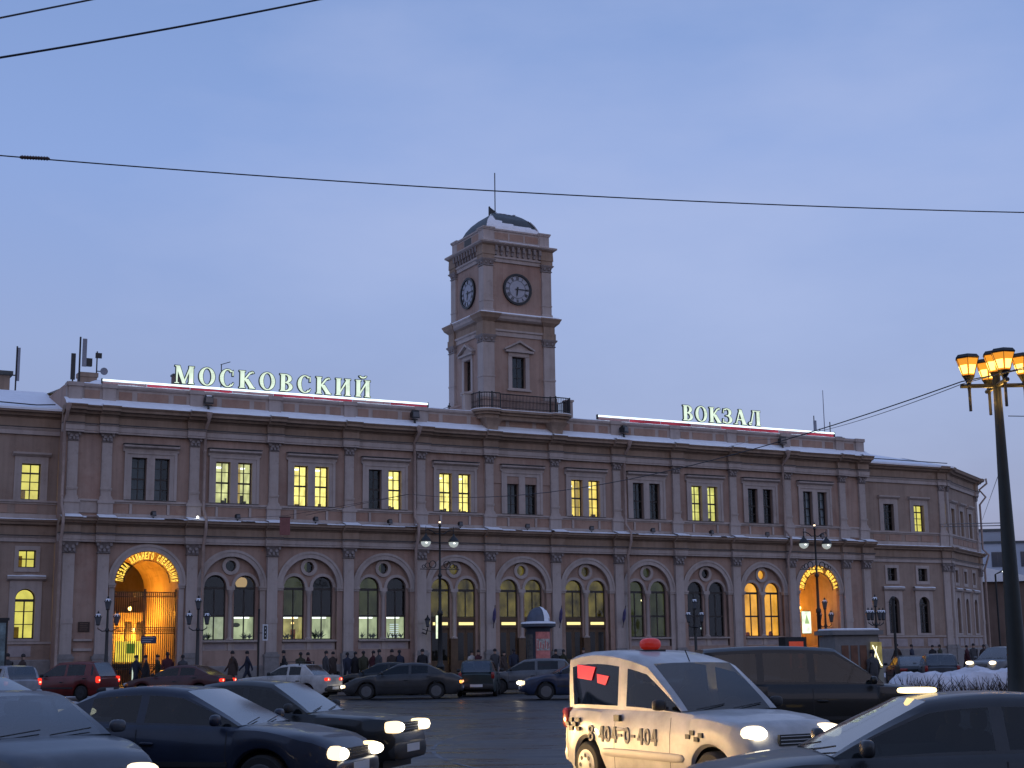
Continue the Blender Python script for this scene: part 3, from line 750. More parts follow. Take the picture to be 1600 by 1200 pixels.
# ---- arched lettering over the gateways
E_LET = emat('arch_letter_glow', (1.0, .66, .10), 1.5)
def arch_text(root, s, c, zs, r0, h_, a0, a1, fill=.82):
    n = len(s); step = (a0 - a1) / (n - 1)
    for k, ch in enumerate(s):
        if ch == ' ': continue
        th = R(a0 - step * k)
        me = text_mesh(ch, 1.0, .02, 'letter', .025)
        xs = [v.co.x for v in me.vertices]; ys = [v.co.y for v in me.vertices]
        gx0, gx1, gy0, gy1 = min(xs), max(xs), min(ys), max(ys)
        wd = R(step) * (r0 + h_ * .4) * fill
        for v in me.vertices:
            u = ((v.co.x - gx0) / max(gx1 - gx0, .1) - .5) * wd; q = (v.co.y - gy0) / max(gy1 - gy0, .1) * h_
            v.co = Vector((c + (r0 + q) * math.cos(th) + u * math.sin(th), -v.co.z * 1.5 - .05, zs + (r0 + q) * math.sin(th) - u * math.cos(th)))
        me.materials.append(E_LET)
        inst('letter', me, root)
for i, s, h_, a0, lab in ((0, 'ПОЕЗДА ДАЛЬНЕГО СЛЕДОВАНИЯ', .38, 173, 'glowing yellow letters of the long-distance trains sign round the left archway'), (10, 'ПРИГОРОДНЫЕ ПОЕЗДА', .34, 170, 'glowing yellow letters of the suburban trains sign round the right archway')):
    g = thing('arch_sign', lab, 'sign', FO, FA)
    arch_text(g, s, bc(i), 5.57, 1.33, h_, a0, 180 - a0, .66)
    MB().ring(bc(i), 5.57, 1.24, 1.27, -.02, .02, 2, 178, 30).ring(bc(i), 5.57, 1.745, 1.775, -.02, .02, 2, 178, 30).build('sign_rail', IRON, g)
rs = thing('lit_poster', 'bright white lit poster panel hung inside the right archway', 'poster', FM @ Vector((c1 - .30, 1.1, 3.45)), FA)
MB().box(-.36, .36, -.05, .05, -.75, .75).build('panel_box', emat('lit_white_poster', (.85, .95, .72), 1.3, .35, 2.2), rs)
MB().box(-.4, .4, .052, .09, -.79, .79).build('panel_back', IRON, rs)
MB().add([(-.02, -.055, .55), (.22, -.055, -.1), (-.2, -.055, -.1)], [(0, 1, 2)]).build('poster_print', emat('poster_green', (.5, .72, .3), .8), rs)

# ---- drainpipes
for s in (PS[2] + .52, PS[5] - .50, PS[8] + .50, PS[11] - .50, X0 - .1):
    pth = [(s, -1.0, 14.95), (s, -1.0, 14.66), (s, -.34, 14.2), (s, -.34, 9.7), (s, -.92, 9.15), (s, -.92, 8.55), (s, -.5, 7.7), (s, -.5, 2.0), (s, -.5, .35), (s, -.68, .2)]
    dp = MB().tube(pth, .085, 10).build('drainpipe', PIPE, ST, True, 60)
    for z in (13, 11.5, 10.2, 6.6, 5.0, 3.4): MB().lathe([(.085, -.03), (.105, -.03), (.105, .03), (.085, .03)], s, -.34 if z > 9 else -.5, z, 10).build('pipe_collar', PIPE, dp)
    MB().lathe([(.09, -.3), (.17, -.05), (.2, .08), (.2, .1)], s, -1.0, 14.98, 10).build('rain_hopper', PIPE, dp, True, 40)

# ---- floodlights on the cornices
def floodlight(name, s, z, y, sc_, label, group, snowy):
    t = thing(name, label, 'floodlight', FM @ Vector((s, y, z)), FA + R(random.uniform(-25, 25)), group)
    MB().box(-.05 * sc_, .05 * sc_, -.05 * sc_, .05 * sc_, 0, .22 * sc_).box(-.2 * sc_, .2 * sc_, -.03 * sc_, .03 * sc_, .2 * sc_, .25 * sc_).build('bracket', IRON, t)
    b = MB().extx([(-.22 * sc_, .28 * sc_), (.16 * sc_, .34 * sc_), (.20 * sc_, .62 * sc_), (-.12 * sc_, .78 * sc_)], -.24 * sc_, .24 * sc_).build('lamp_housing', IRON, t)
    MB().box(-.2 * sc_, .2 * sc_, -.235 * sc_, -.2 * sc_, .36 * sc_, .66 * sc_).build('lens', mat('lamp_lens', (.1, .1, .11), .1, 0), b)
    if snowy: MB().superell((0, .02 * sc_, .74 * sc_), (.25 * sc_, .2 * sc_, .07 * sc_), 2.4, 10, 6).build('snow_cap', SNOW, t, True, 180)
for s, k, w_ in ((PS[2] + .62, 1, 'left gateway'), (PS[5] - .55, 0, 'third round-arched window pair'), (PS[8] + .45, 0, 'left end of the right roof sign'), (PS[11] - .5, 0, 'right gateway')):
    floodlight('floodlight', s, 15.35, -.45, 1.0, 'black floodlight on the snowy top cornice near the %s' % w_, 'floodlights on the top cornice', k)
for i in range(11):
    floodlight('small_floodlight', bc(i) + .1, 9.06, -.55, .55, 'small dark floodlight on the lower snowy ledge above the %s arch from the left' % ORD[i], 'small floodlights on the lower ledge', 0)
gl = thing('ledge_lamp', 'tiny bright white lamp shining on the lower ledge by the left gateway', 'lamp', FM @ Vector((PS[2] + .05, -.86, 9.08)), FA)
MB().superell((0, 0, .12), (.07, .07, .07), 2, 10, 8).build('bulb', emat('white_bulb', (1, 1, .9), 6), gl, True, 180)
MB().box(-.05, .05, -.05, .05, -.02, .05).build('socket', IRON, gl)

# ---- flags by the doors
FLAG = mat('furled_flag', (.10, .09, .22), .8, .2, 3)
for s, w_ in ((PS[6], 'between the first and second door arches'), (PS[7], 'between the second and third door arches'), (PS[8], 'right of the third door arch')):
    t = thing('flag', 'furled dark flag on the pilaster %s' % w_, 'flag', FM @ Vector((s + .1, -.3, 3.1)), FA)
    MB().tube([(0, 0, 0), (-.28, -.8, 1.35)], .022, 6).build('pole', IRON, t)
    MB().tube([(-.06, -.18, .3), (-.10, -.3, .55), (-.17, -.5, .95), (-.24, -.7, 1.2)], [.03, .11, .10, .03], 8).build('cloth', FLAG, t, True, 180)

# ------------------------------------------------------------------ roof sign letters
def thick(p, q, w0, w1=None):
    """quad between two points, w = horizontal thickness at each end"""
    w1 = w0 if w1 is None else w1
    return [(p[0] - w0 / 2, p[1]), (p[0] + w0 / 2, p[1]), (q[0] + w1 / 2, q[1]), (q[0] - w1 / 2, q[1])]
def serif(x0, x1, z, t=.05): return [(x0, z), (x1, z), (x1, z + t), (x0, z + t)]
def bowl(cx, cz, ro, zo, ri, zi, a0, a1, n=18, dx=0):
    out = []
    for i in range(n):
        a, b = R(a0 + (a1 - a0) * i / n), R(a0 + (a1 - a0) * (i + 1) / n)
        out.append([(cx + ro * math.cos(a), cz + zo * math.sin(a)), (cx + ro * math.cos(b), cz + zo * math.sin(b)), (cx + dx + ri * math.cos(b), cz + zi * math.sin(b)), (cx + dx + ri * math.cos(a), cz + zi * math.sin(a))])
    return out
T, t_ = .25, .09
GLY = {
 'М': (1.12, [thick((.13, 0), (.13, 1), t_), thick((.17, 1), (.54, 0), T * .95, T * .8), thick((.52, 0), (.90, 1), t_, t_ * 1.1), thick((.93, 0), (.93, 1), T), serif(0, .26, 0), serif(.02, .22, .95), serif(.76, 1.1, 0), serif(.86, 1.1, .95)]),
 'О': (.98, bowl(.49, .5, .46, .52, .24, .46, 0, 360, 30)),
 'С': (.88, bowl(.47, .5, .45, .52, .23, .46, 48, 312, 24) + [[(.74, .64), (.80, .64), (.80, .96), (.75, .90)], [(.66, .08), (.72, .05), (.82, .22), (.79, .26)]]),
 'К': (.98, [thick((.22, 0), (.22, 1), T), serif(.04, .40, 0), serif(.04, .40, .95), thick((.36, .5), (.70, .93), t_ * 1.3, t_ * 1.5), thick((.44, .54), (.80, .02), T * 1.1, T * 1.1), serif(.62, .97, 0)] + bowl(.80, .85, .12, .14, .03, .05, 20, 180, 8)),
 'В': (.86, [thick((.22, 0), (.22, 1), T), serif(.04, .42, 0), serif(.04, .42, .95)] + bowl(.38, .745, .36, .255, .14, .19, -90, 90, 12) + bowl(.38, .265, .42, .275, .19, .20, -90, 90, 12) + [[(.30, .94), (.40, .94), (.40, 1), (.30, 1)], [(.30, .49), (.42, .49), (.42, .54), (.30, .54)], [(.30, 0), (.40, 0), (.40, .065), (.30, .065)]]),
 'И': (1.02, [thick((.22, 0), (.22, 1), T), thick((.80, 0), (.80, 1), T), thick((.28, .12), (.74, .88), t_ * 1.2), serif(.05, .40, 0), serif(.05, .40, .95), serif(.62, .98, 0), serif(.62, .98, .95)]),
 'З': (.80, bowl(.34, .74, .36, .27, .14, .20, -90, 140, 14) + bowl(.34, .27, .42, .285, .19, .215, -140, 90, 14) + [[(.24, .49), (.42, .49), (.42, .54), (.24, .54)], [(.02, .70), (.08, .70), (.13, .93), (.07, .96)], [(-.02, .02), (.05, .05), (.09, .28), (.02, .30)]]),
 'А': (1.04, [thick((.16, 0), (.50, 1), t_, t_), thick((.82, 0), (.50, 1), T * 1.15, T * .9), [(.26, .28), (.70, .28), (.67, .35), (.29, .35)], serif(.02, .32, 0), serif(.62, 1.02, 0)]),
 'Л': (1.0, [thick((.80, 0), (.80, 1), T), serif(.62, .98, 0), serif(.34, .98, .93, .07), thick((.22, .12), (.44, .95), t_, t_)] + bowl(.15, .11, .13, .12, .02, .02, 60, 330, 10)),
}
GLY['Й'] = (1.02, GLY['И'][1] + bowl(.51, 1.27, .24, .17, .15, .08, 190, 350, 10))
def orient(p):
    a = sum(p[i][0] * p[(i + 1) % len(p)][1] - p[(i + 1) % len(p)][0] * p[i][1] for i in range(len(p)))
    return p if a > 0 else p[::-1]
def inflate(p, d_):
    p = orient(p); n = len(p); out = []
    for i in range(n):
        a, b, c = Vector(p[i - 1]), Vector(p[i]), Vector(p[(i + 1) % n])
        e0 = (b - a); e1 = (c - b)
        if e0.length < 1e-6 or e1.length < 1e-6: out.append(tuple(b)); continue
        n0 = Vector((e0.y, -e0.x)).normalized(); n1 = Vector((e1.y, -e1.x)).normalized()
        m = n0 + n1
        if m.length < .3: m = n0
        m.normalize(); k = min(1.6, 1 / max(.4, m.dot(n0)))
        out.append(tuple(b + m * d_ * k))
    return out
LET_DARK = mat('dark_green_letter_case', (.035, .06, .05), .6, .2, 3)
E_ROOF = emat('roof_letter_glow', (.80, .97, .80), 1.0, .25, 1.6)
E_NEON = emat('white_neon', (.80, .97, 1.0), 1.9)
E_RED = emat('red_neon', (.72, .10, .18), .36, .6, .45)
def glyph_mesh(ch, hgt):
    adv, ps = GLY[ch]; dk, lt = MB(), MB()
    for k, p in enumerate(ps):
        p = [(x * hgt, z * hgt) for x, z in p]
        e_ = .0008 * (k % 9)
        dk.exty(inflate(p, .036), -.05 - e_, .06 + e_)
        lt.exty(inflate(p, -.004), -.072 - e_, -.058)
    return dk.mesh('letter', LET_DARK), lt.mesh('lit_face', E_ROOF), adv * hgt
def roof_sign(word, s0, s1, z, hgt, strip, label):
    g = thing('roof_sign', label, 'sign', FO, FA)
    adv = [GLY[ch][0] * hgt for ch in word]; gap = (s1 - s0 - sum(adv)) / (len(word) - 1); x = s0
    cache = {}
    for k, ch in enumerate(word):
        if ch not in cache: cache[ch] = glyph_mesh(ch, hgt)
        l = inst('letter', cache[ch][0], g, (x, .02, z)); inst('lit_face', cache[ch][1], l)
        x += adv[k] + gap
    a, b = strip
    MB().tube([(a, -.02, z - .13), (b, -.02, z - .13)], .055, 8).build('neon_tube', E_NEON, g)
    n = int((b - a) / 2.2)
    for k in range(n):
        u0 = a + (b - a) * k / n + .02; u1 = a + (b - a) * (k + 1) / n - .02
        MB().box(u0, u1, .03, .06, z - .38, z - .20).build('red_neon_panel', E_RED if k % 3 else mat('unlit_pink_panel', (.36, .20, .22), .7), g)
    fr = MB().box(a, b, .07, .12, z - .42, z - .36).box(a, b, .07, .12, z - .12, z - .07).box(a - .05, a, -.06, .12, z - .42, z - .04).box(b, b + .05, -.06, .12, z - .42, z - .04)
    for k in range(int((b - a) / 1.2)): fr.box(a + k * 1.2, a + k * 1.2 + .05, .07, .12, z - .55, z - .06)
    fr.build('sign_frame', IRON, g)
roof_sign('МОСКОВСКИЙ', -22.16, -10.22, 16.80, 1.02, (-26.15, -6.46), 'long left roof sign of ten lit letters over a white neon strip')
roof_sign('ВОКЗАЛ', 12.40, 18.92, 16.86, 1.04, (5.73, 25.43), 'short right roof sign of six lit letters over a white neon strip')
# ------------------------------------------------------------------ clock tower
TW = thing('clock_tower', 'square ochre clock tower with snow-patched dark dome rising over the station', 'tower', FO, FA)
HX, HY, CY = 2.6, 2.5, 2.5
def corners(h): return [(sx * (HX - h), CY + sy * (HY - h)) for sx in (-1, 1) for sy in (-1, 1)]
MB().sqloft([(0, 12.0), (0, 17.25), (.06, 17.26), (.06, 17.40)], 0, CY, HX + .05, HY + .05).build('tower_base', WALL, TW)
# lower stage wall with a window in each face
def stage_faces(hx, hy, z0, z1, hole, name, m, yd=.35):
    for rot in range(4):
        h_, dep = (hx, hy) if rot % 2 == 0 else (hy, hx)
        mb = MB().plate(rect(-h_, h_, z0, z1), hole, -dep, -dep + yd)
        mb.xform(Matrix.Translation((0, CY, 0)) @ Matrix.Rotation(R(90 * rot), 4, 'Z')); mb.build(name, m, TW)
WX = HX - .17; WY = HY - .17
stage_faces(WX, WY, 17.38, 21.6, [rect(-.49, .49, 18.14, 20.16)], 'wall', WALL)
for rot in range(4):
    M = Matrix.Translation((0, CY, 0)) @ Matrix.Rotation(R(90 * rot), 4, 'Z'); dep = WY if rot % 2 == 0 else WX
    cs = MB().plate(rect(-.76, .76, 18.06, 20.42), [rect(-.49, .49, 18.14, 20.16)], -dep - .07, -dep, True).box(-.86, .86, -dep - .14, -dep, 17.95, 18.055).box(-.74, .74, -dep - .10, -dep - .07, 20.2, 20.42)
    cs.xform(M).build('window_casing', TRIM, TW)
    pd = MB().box(-1.0, 1.0, -dep - .26, -dep, 20.43, 20.56)
    for s_ in (1, -1): pd.exty([(s_ * 1.08, 20.56), (s_ * 1.08, 20.66), (0, 21.22), (0, 21.08)], -dep - .28, -dep)
    pd.exty([(-.95, 20.565), (.95, 20.565), (0, 21.06)], -dep - .08, -dep).xform(M).build('pediment', TRIM, TW)
    w = MB().box(-.49, -.44, -dep + .2, -dep + .26, 18.14, 20.16).box(.44, .49, -dep + .2, -dep + .26, 18.14, 20.16).box(-.44, .44, -dep + .203, -dep + .257, 18.14, 18.2).box(-.44, .44, -dep + .203, -dep + .257, 20.1, 20.16).box(-.025, .025, -dep + .206, -dep + .254, 18.2, 20.1)
    for z in (18.85, 19.5): w.box(-.44, .44, -dep + .208, -dep + .252, z - .022, z + .022)
    w = w.xform(M).build('window', FRAME, TW)
    for xa, xb in ((-.44, -.025), (.025, .44)):
        for za, zb in ((18.2, 18.828), (18.872, 19.478), (19.522, 20.1)): MB().box(xa, xb, -dep + .226, -dep + .234, za, zb).xform(M).build('pane', GLASS, w)
MB().box(-WX + .4, WX - .4, .6, 4.4, 17.5, 21).build('dark_interior', DARKROOM, TW)
# corner piers, lower stage
for x, y in corners(.40):
    p = MB().sqloft([(.06, 17.42), (.06, 17.62), (0, 17.66), (0, 18.72), (.03, 18.74), (.03, 18.84), (0, 18.86), (0, 20.95)], x, y, .40).build('corner_pier', TRIM, TW)
    cp = MB().sqloft([(-.02, 20.955), (.05, 20.98), (.05, 21.03), (.0, 21.06), (.04, 21.25), (.13, 21.36), (.14, 21.44)], x, y, .40)
    for sx, sy in ((1, 0), (-1, 0), (0, 1), (0, -1)):
        for q in (-.2, .2): cp.superell((x + sx * .42 + sy * q, y + sy * .42 + sx * q, 21.16), (.10, .10, .10), 2.2, 8, 6)
    cp.build('capital', CAPM, p, True, 35)
def tower_entab(z0, prof, m, name, hx, hy):
    mb = MB().sqloft([(-.3, z0)] + prof + [(-.3, prof[-1][1])], 0, CY, hx, hy); mb.build(name, m, TW)
tower_entab(21.44, [(-.10, 21.44), (-.10, 21.70), (-.02, 21.74), (-.02, 21.86)], TRIM, 'architrave', HX, HY)
tower_entab(21.865, [(-.12, 21.865), (-.12, 22.30), (.05, 22.40)], CORN, 'frieze', HX, HY)
tower_entab(22.405, [(.10, 22.405), (.24, 22.52), (.28, 22.66), (.36, 22.76), (.36, 22.82)], TRIM, 'cornice', HX - .06, HY - .06)
for x, y in corners(.40): MB().sqloft([(.06, 21.445), (.06, 21.86), (.01, 21.87), (.01, 22.30), (.12, 22.41), (.24, 22.53), (.29, 22.66), (.35, 22.765), (.35, 22.826)], x, y, .40).build('cornice_break', CORN, TW)
MB().sqloft([(.33, 22.828), (.25, 22.92), (-.3, 23.0)], 0, CY, HX - .06, HY - .06).build('snow', SNOW, TW)
# clock stage
W2X, W2Y = HX - .26, HY - .26
stage_faces(W2X, W2Y, 22.8, 26.6, [], 'wall', WALL)
for x, y in corners(.46):
    p = MB().sqloft([(.05, 22.93), (.05, 23.12), (0, 23.15), (0, 23.66), (.025, 23.67), (.025, 23.76), (0, 23.77), (0, 25.95)], x, y, .34).build('corner_pier', TRIM, TW)
    cp = MB().sqloft([(-.02, 25.955), (.05, 25.98), (.05, 26.04), (0, 26.07), (.04, 26.25), (.14, 26.36), (.15, 26.42)], x, y, .34)
    for sx, sy in ((1, 0), (-1, 0), (0, 1), (0, -1)):
        for q in (-.17, .17): cp.superell((x + sx * .36 + sy * q, y + sy * .36 + sx * q, 26.17), (.09, .09, .10), 2.2, 8, 6)
    cp.build('capital', CAPM, p, True, 35)
    MB().sqloft([(.08, 26.425), (.08, 26.70), (.12, 26.72), (.10, 27.30), (.24, 27.42), (.31, 27.50), (.31, 27.58)], x, y, .34).build('cornice_break', CORN, TW)
tower_entab(26.3, [(-.16, 26.3), (-.16, 26.52), (-.08, 26.56), (-.08, 26.68)], TRIM, 'architrave', HX, HY)
tower_entab(26.685, [(-.17, 26.685), (-.17, 27.28), (.1, 27.40), (.2, 27.48), (.2, 27.56)], TRIM, 'cornice', HX, HY)
bm_ = MB().box(-.085, .085, -.24, 0, 0, .34).box(-.07, .07, -.16, -.001, -.26, -.001).mesh('bracket', CAPM)
for rot in range(4):
    M = Matrix.Rotation(R(90 * rot), 4, 'Z'); dep = HY - .17 if rot % 2 == 0 else HX - .17
    for k in range(9):
        p = M @ Vector((-1.6 + k * .4, -dep, 27.0)); inst('bracket', bm_, TW, (p.x, p.y + CY, p.z), R(90 * rot))
MB().sqloft([(.17, 27.565), (.08, 27.62), (-.3, 27.66)], 0, CY, HX, HY).build('snow', SNOW, TW)
# attic with panels
MB().sqloft([(-.22, 27.60), (-.22, 28.36), (-.14, 28.40), (-.14, 28.50), (-.3, 28.52)], 0, CY, HX, HY).build('attic', TRIM, TW)
for x, y in corners(.55): MB().sqloft([(0, 27.60), (0, 28.44), (.09, 28.48), (.09, 28.58), (-.05, 28.62)], x, y, .36).build('attic_pier', TRIM, TW)
for rot in range(4):
    M = Matrix.Translation((0, CY, 0)) @ Matrix.Rotation(R(90 * rot), 4, 'Z'); dep = (HY if rot % 2 == 0 else HX) - .22
    for k, (a, b) in enumerate(((-1.6, -.62), (-.5, .5), (.62, 1.6))):
        MB().box(a, b, -dep - .02, -dep - .002, 27.82, 28.26).xform(M).build('panel', FRAME if (rot == 3 and k == 1) else PANEL, TW)
# dome and its snow
DP = [(1.98, 28.5), (1.90, 28.85), (1.72, 29.22), (1.45, 29.58), (1.12, 29.88), (.86, 30.05), (.70, 30.12)]
MB().sqloft([(h_ - 1.98, z) for h_, z in DP], 0, CY, 1.98, 1.88).build('dome', ROOF, TW, True, 50)
def dome_pt(u, v, face, off):
    """u along the eave 0..1, v up the profile 0..1"""
    f_ = v * (len(DP) - 1); k = min(int(f_), len(DP) - 2); t = f_ - k
    h_ = DP[k][0] * (1 - t) + DP[k + 1][0] * t + off; z = DP[k][1] * (1 - t) + DP[k + 1][1] * t + off * .6
    p = Vector(((u * 2 - 1) * h_, -(h_ - .1), z))
    return Matrix.Rotation(R(90 * face), 4, 'Z') @ p + Vector((0, CY, 0))
sn = MB(); nu, nv = 40, 24
for face in (0, 1, 3):
    g = [[dome_pt(i / nu, j / nv, face, .03 + .03 * mnoise.noise(Vector((i * .2, j * .2, face)))) for j in range(nv + 1)] for i in range(nu + 1)]
    for i in range(nu):
        for j in range(nv):
            u, v = (i + .5) / nu, (j + .5) / nv
            q = mnoise.noise(Vector((u * 3.2, v * 3.2, 2.0 + face))) * .25
            keep = v < .26 + q + (.18 if u < .3 else -.1 * u) or (v > .86 + q * .5)
            if face == 3: keep = v < .10 + q * .6 or v > .9
            if keep: sn.add([g[i][j], g[i + 1][j], g[i + 1][j + 1], g[i][j + 1]], [(0, 1, 2, 3)])
sn.build('snow', SNOW, TW, True, 180)
MB().superell((0, CY, 30.10), (.74, .70, .11), 2.6, 14, 8).build('snow', SNOW, TW, True, 180)
MB().tube([(-.35, CY, 30.0), (-.35, CY, 33.1)], .035, 6).build('mast', IRON, TW)
MB().box(-.95, -.87, CY - .3, CY - .2, 29.9, 30.62).exty([(-.87, 30.58), (-.35, 30.28), (-.87, 30.10)], CY - .27, CY - .23).build('roof_hatch', IRON, TW)
# clocks at quarter past six
CLK = mat('clock_face', (.36, .37, .42), .6, .1, 6)
for rot, lab in ((0, 'front clock'), (3, 'side clock'), (1, 'side clock')):
    dep = W2Y if rot % 2 == 0 else W2X
    M = Matrix.Translation((0, CY, 24.62)) @ Matrix.Rotation(R(90 * rot), 4, 'Z') @ Matrix.Translation((0, -dep, 0))
    ck = MB().lathe([(.95, -.02), (.95, -.08), (0.001, -.085)], 0, 0, 0, 36, 'y').xform(M).build('clock', CLK, TW)
    MB().ring(0, 0, .90, 1.03, -.15, 0, 0, 360, 40).ring(0, 0, .575, .60, -.092, -.086, 0, 360, 36).ring(0, 0, .865, .885, -.092, -.086, 0, 360, 36).xform(M).build('clock_rim', IRON, ck)
    num = ['XII', 'I', 'II', 'III', 'IIII', 'V', 'VI', 'VII', 'VIII', 'IX', 'X', 'XI']
    for h_, txt in enumerate(num):
        mb = MB(); wds = {'I': .05, 'V': .10, 'X': .11}; tot = sum(wds[c_] for c_ in txt); x = -tot / 2; e_ = 0
        for c_ in txt:
            w_ = wds[c_]
            if c_ == 'I': mb.box(x + .010, x + .040, -.096, -.087, -.10, .10)
            elif c_ == 'V': mb.exty([(x, .10), (x + .04, .10), (x + .065, -.10), (x + .035, -.10)], -.096, -.087).exty([(x + .08, .10), (x + .10, .10), (x + .06, -.10), (x + .042, -.10)], -.097, -.0872)
            else: mb.exty([(x, .10), (x + .035, .10), (x + .11, -.10), (x + .075, -.10)], -.096, -.087).exty([(x + .085, .10), (x + .105, .10), (x + .025, -.10), (x + .005, -.10)], -.097, -.0872)
            x += w_
        a = R(-30 * h_)
        mb.xform(M @ Matrix.Rotation(-a, 4, 'Y') @ Matrix.Translation((0, 0, .73))).build('numeral', IRON, ck)
    for a, ln, w_, y, nm in ((R(187), .50, .055, -.112, 'hour_hand'), (R(90), .74, .032, -.128, 'minute_hand')):
        MB().exty([(-w_, -.16), (w_, -.16), (w_ * .9, ln * .7), (0, ln), (-w_ * .9, ln * .7)], y - .006, y).xform(M @ Matrix.Rotation(a, 4, 'Y')).build(nm, IRON, ck)
    MB().lathe([(.075, -.135), (.075, -.09)], 0, 0, 0, 14, 'y').xform(M).build('hub', IRON, ck)
# balcony round the tower foot
def balc(off):
    L = [(-3.45 - off, 1.2)]
    for k in range(9):
        a = R(180 + 90 * k / 8); L.append((-2.55 + (.9 + off) * math.cos(a), -.25 + (.85 + off) * math.sin(a)))
    L += [(-2.0, -1.09 - off), (-1.78, -.80 - off), (1.78, -.80 - off), (2.0, -1.09 - off)]
    for k in range(9):
        a = R(270 + 90 * k / 8); L.append((2.55 + (.9 + off) * math.cos(a), -.25 + (.85 + off) * math.sin(a)))
    return L + [(3.45 + off, 1.2)]
def slab(mb, off, z0, z1):
    p = balc(off); n = len(p)
    return mb.add([(x, y, z0) for x, y in p] + [(x, y, z1) for x, y in p], [(k, (k + 1) % n, n + (k + 1) % n, n + k) for k in range(n)] + [tuple(range(n))[::-1], tuple(range(n, 2 * n))])
B = slab(slab(slab(MB(), -.28, 15.95, 16.20), -.12, 16.203, 16.36), .04, 16.363, 16.50)
B.build('balcony', CORN, TW)
slab(MB(), .02, 16.503, 16.55).build('snow', SNOW, TW)
rail = MB(); p = balc(-.06); seg = []
for k in range(len(p) - 1):
    a, b = Vector(p[k]), Vector(p[k + 1]); n = max(1, int((b - a).length / .10))
    for q in range(n): seg.append(a + (b - a) * q / n)
for q in seg: rail.box(q.x - .012, q.x + .012, q.y - .012, q.y + .012, 16.55, 17.5)
tag(rail.build('railing_bars', IRON, TW), kind='stuff')
rl = MB().tube([(x, y, 17.52) for x, y in p], .035, 6).tube([(x, y, 16.68) for x, y in p], .02, 6)
for k in (0, 4, 9, 12, 13, 18, 22, len(p) - 1): rl.box(p[k][0] - .04, p[k][0] + .04, p[k][1] - .04, p[k][1] + .04, 16.55, 17.6)
rl.build('handrail', IRON, TW)
for s in (-3.62, 3.72): MB().sqloft([(0, 16.3), (0, 17.5), (.06, 17.54), (.06, 17.66)], s, .35, .22).build('balcony_pier', TRIM, TW)
for s in (-2.32, 2.32):
    MB().sqloft([(-.1, 15.12), (0, 15.2), (.05, 15.5), (.16, 15.75), (.30, 15.95)], s, -.25, .34, .40).build('corbel', CORN, TW)

# ------------------------------------------------------------------ side wings
def wing_layers(): 
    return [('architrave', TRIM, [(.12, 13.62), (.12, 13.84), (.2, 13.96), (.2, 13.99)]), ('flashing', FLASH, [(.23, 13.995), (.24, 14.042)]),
            ('frieze', CORN, [(.11, 14.045), (.11, 14.52), (.24, 14.62)]),
            ('cornice', CORN, [(.34, 14.625), (.42, 14.74), (.62, 14.80), (.66, 14.95), (.68, 15.0)])]
def wing_low():
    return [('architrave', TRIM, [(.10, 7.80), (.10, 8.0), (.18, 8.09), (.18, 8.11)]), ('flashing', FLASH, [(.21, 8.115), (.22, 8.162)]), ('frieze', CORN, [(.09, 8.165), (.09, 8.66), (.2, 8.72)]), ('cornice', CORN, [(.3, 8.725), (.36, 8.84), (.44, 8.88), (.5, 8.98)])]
E_LIME = emat('lit_room_bright', (1.0, .82, .16), 1.0, .2, 1.4)
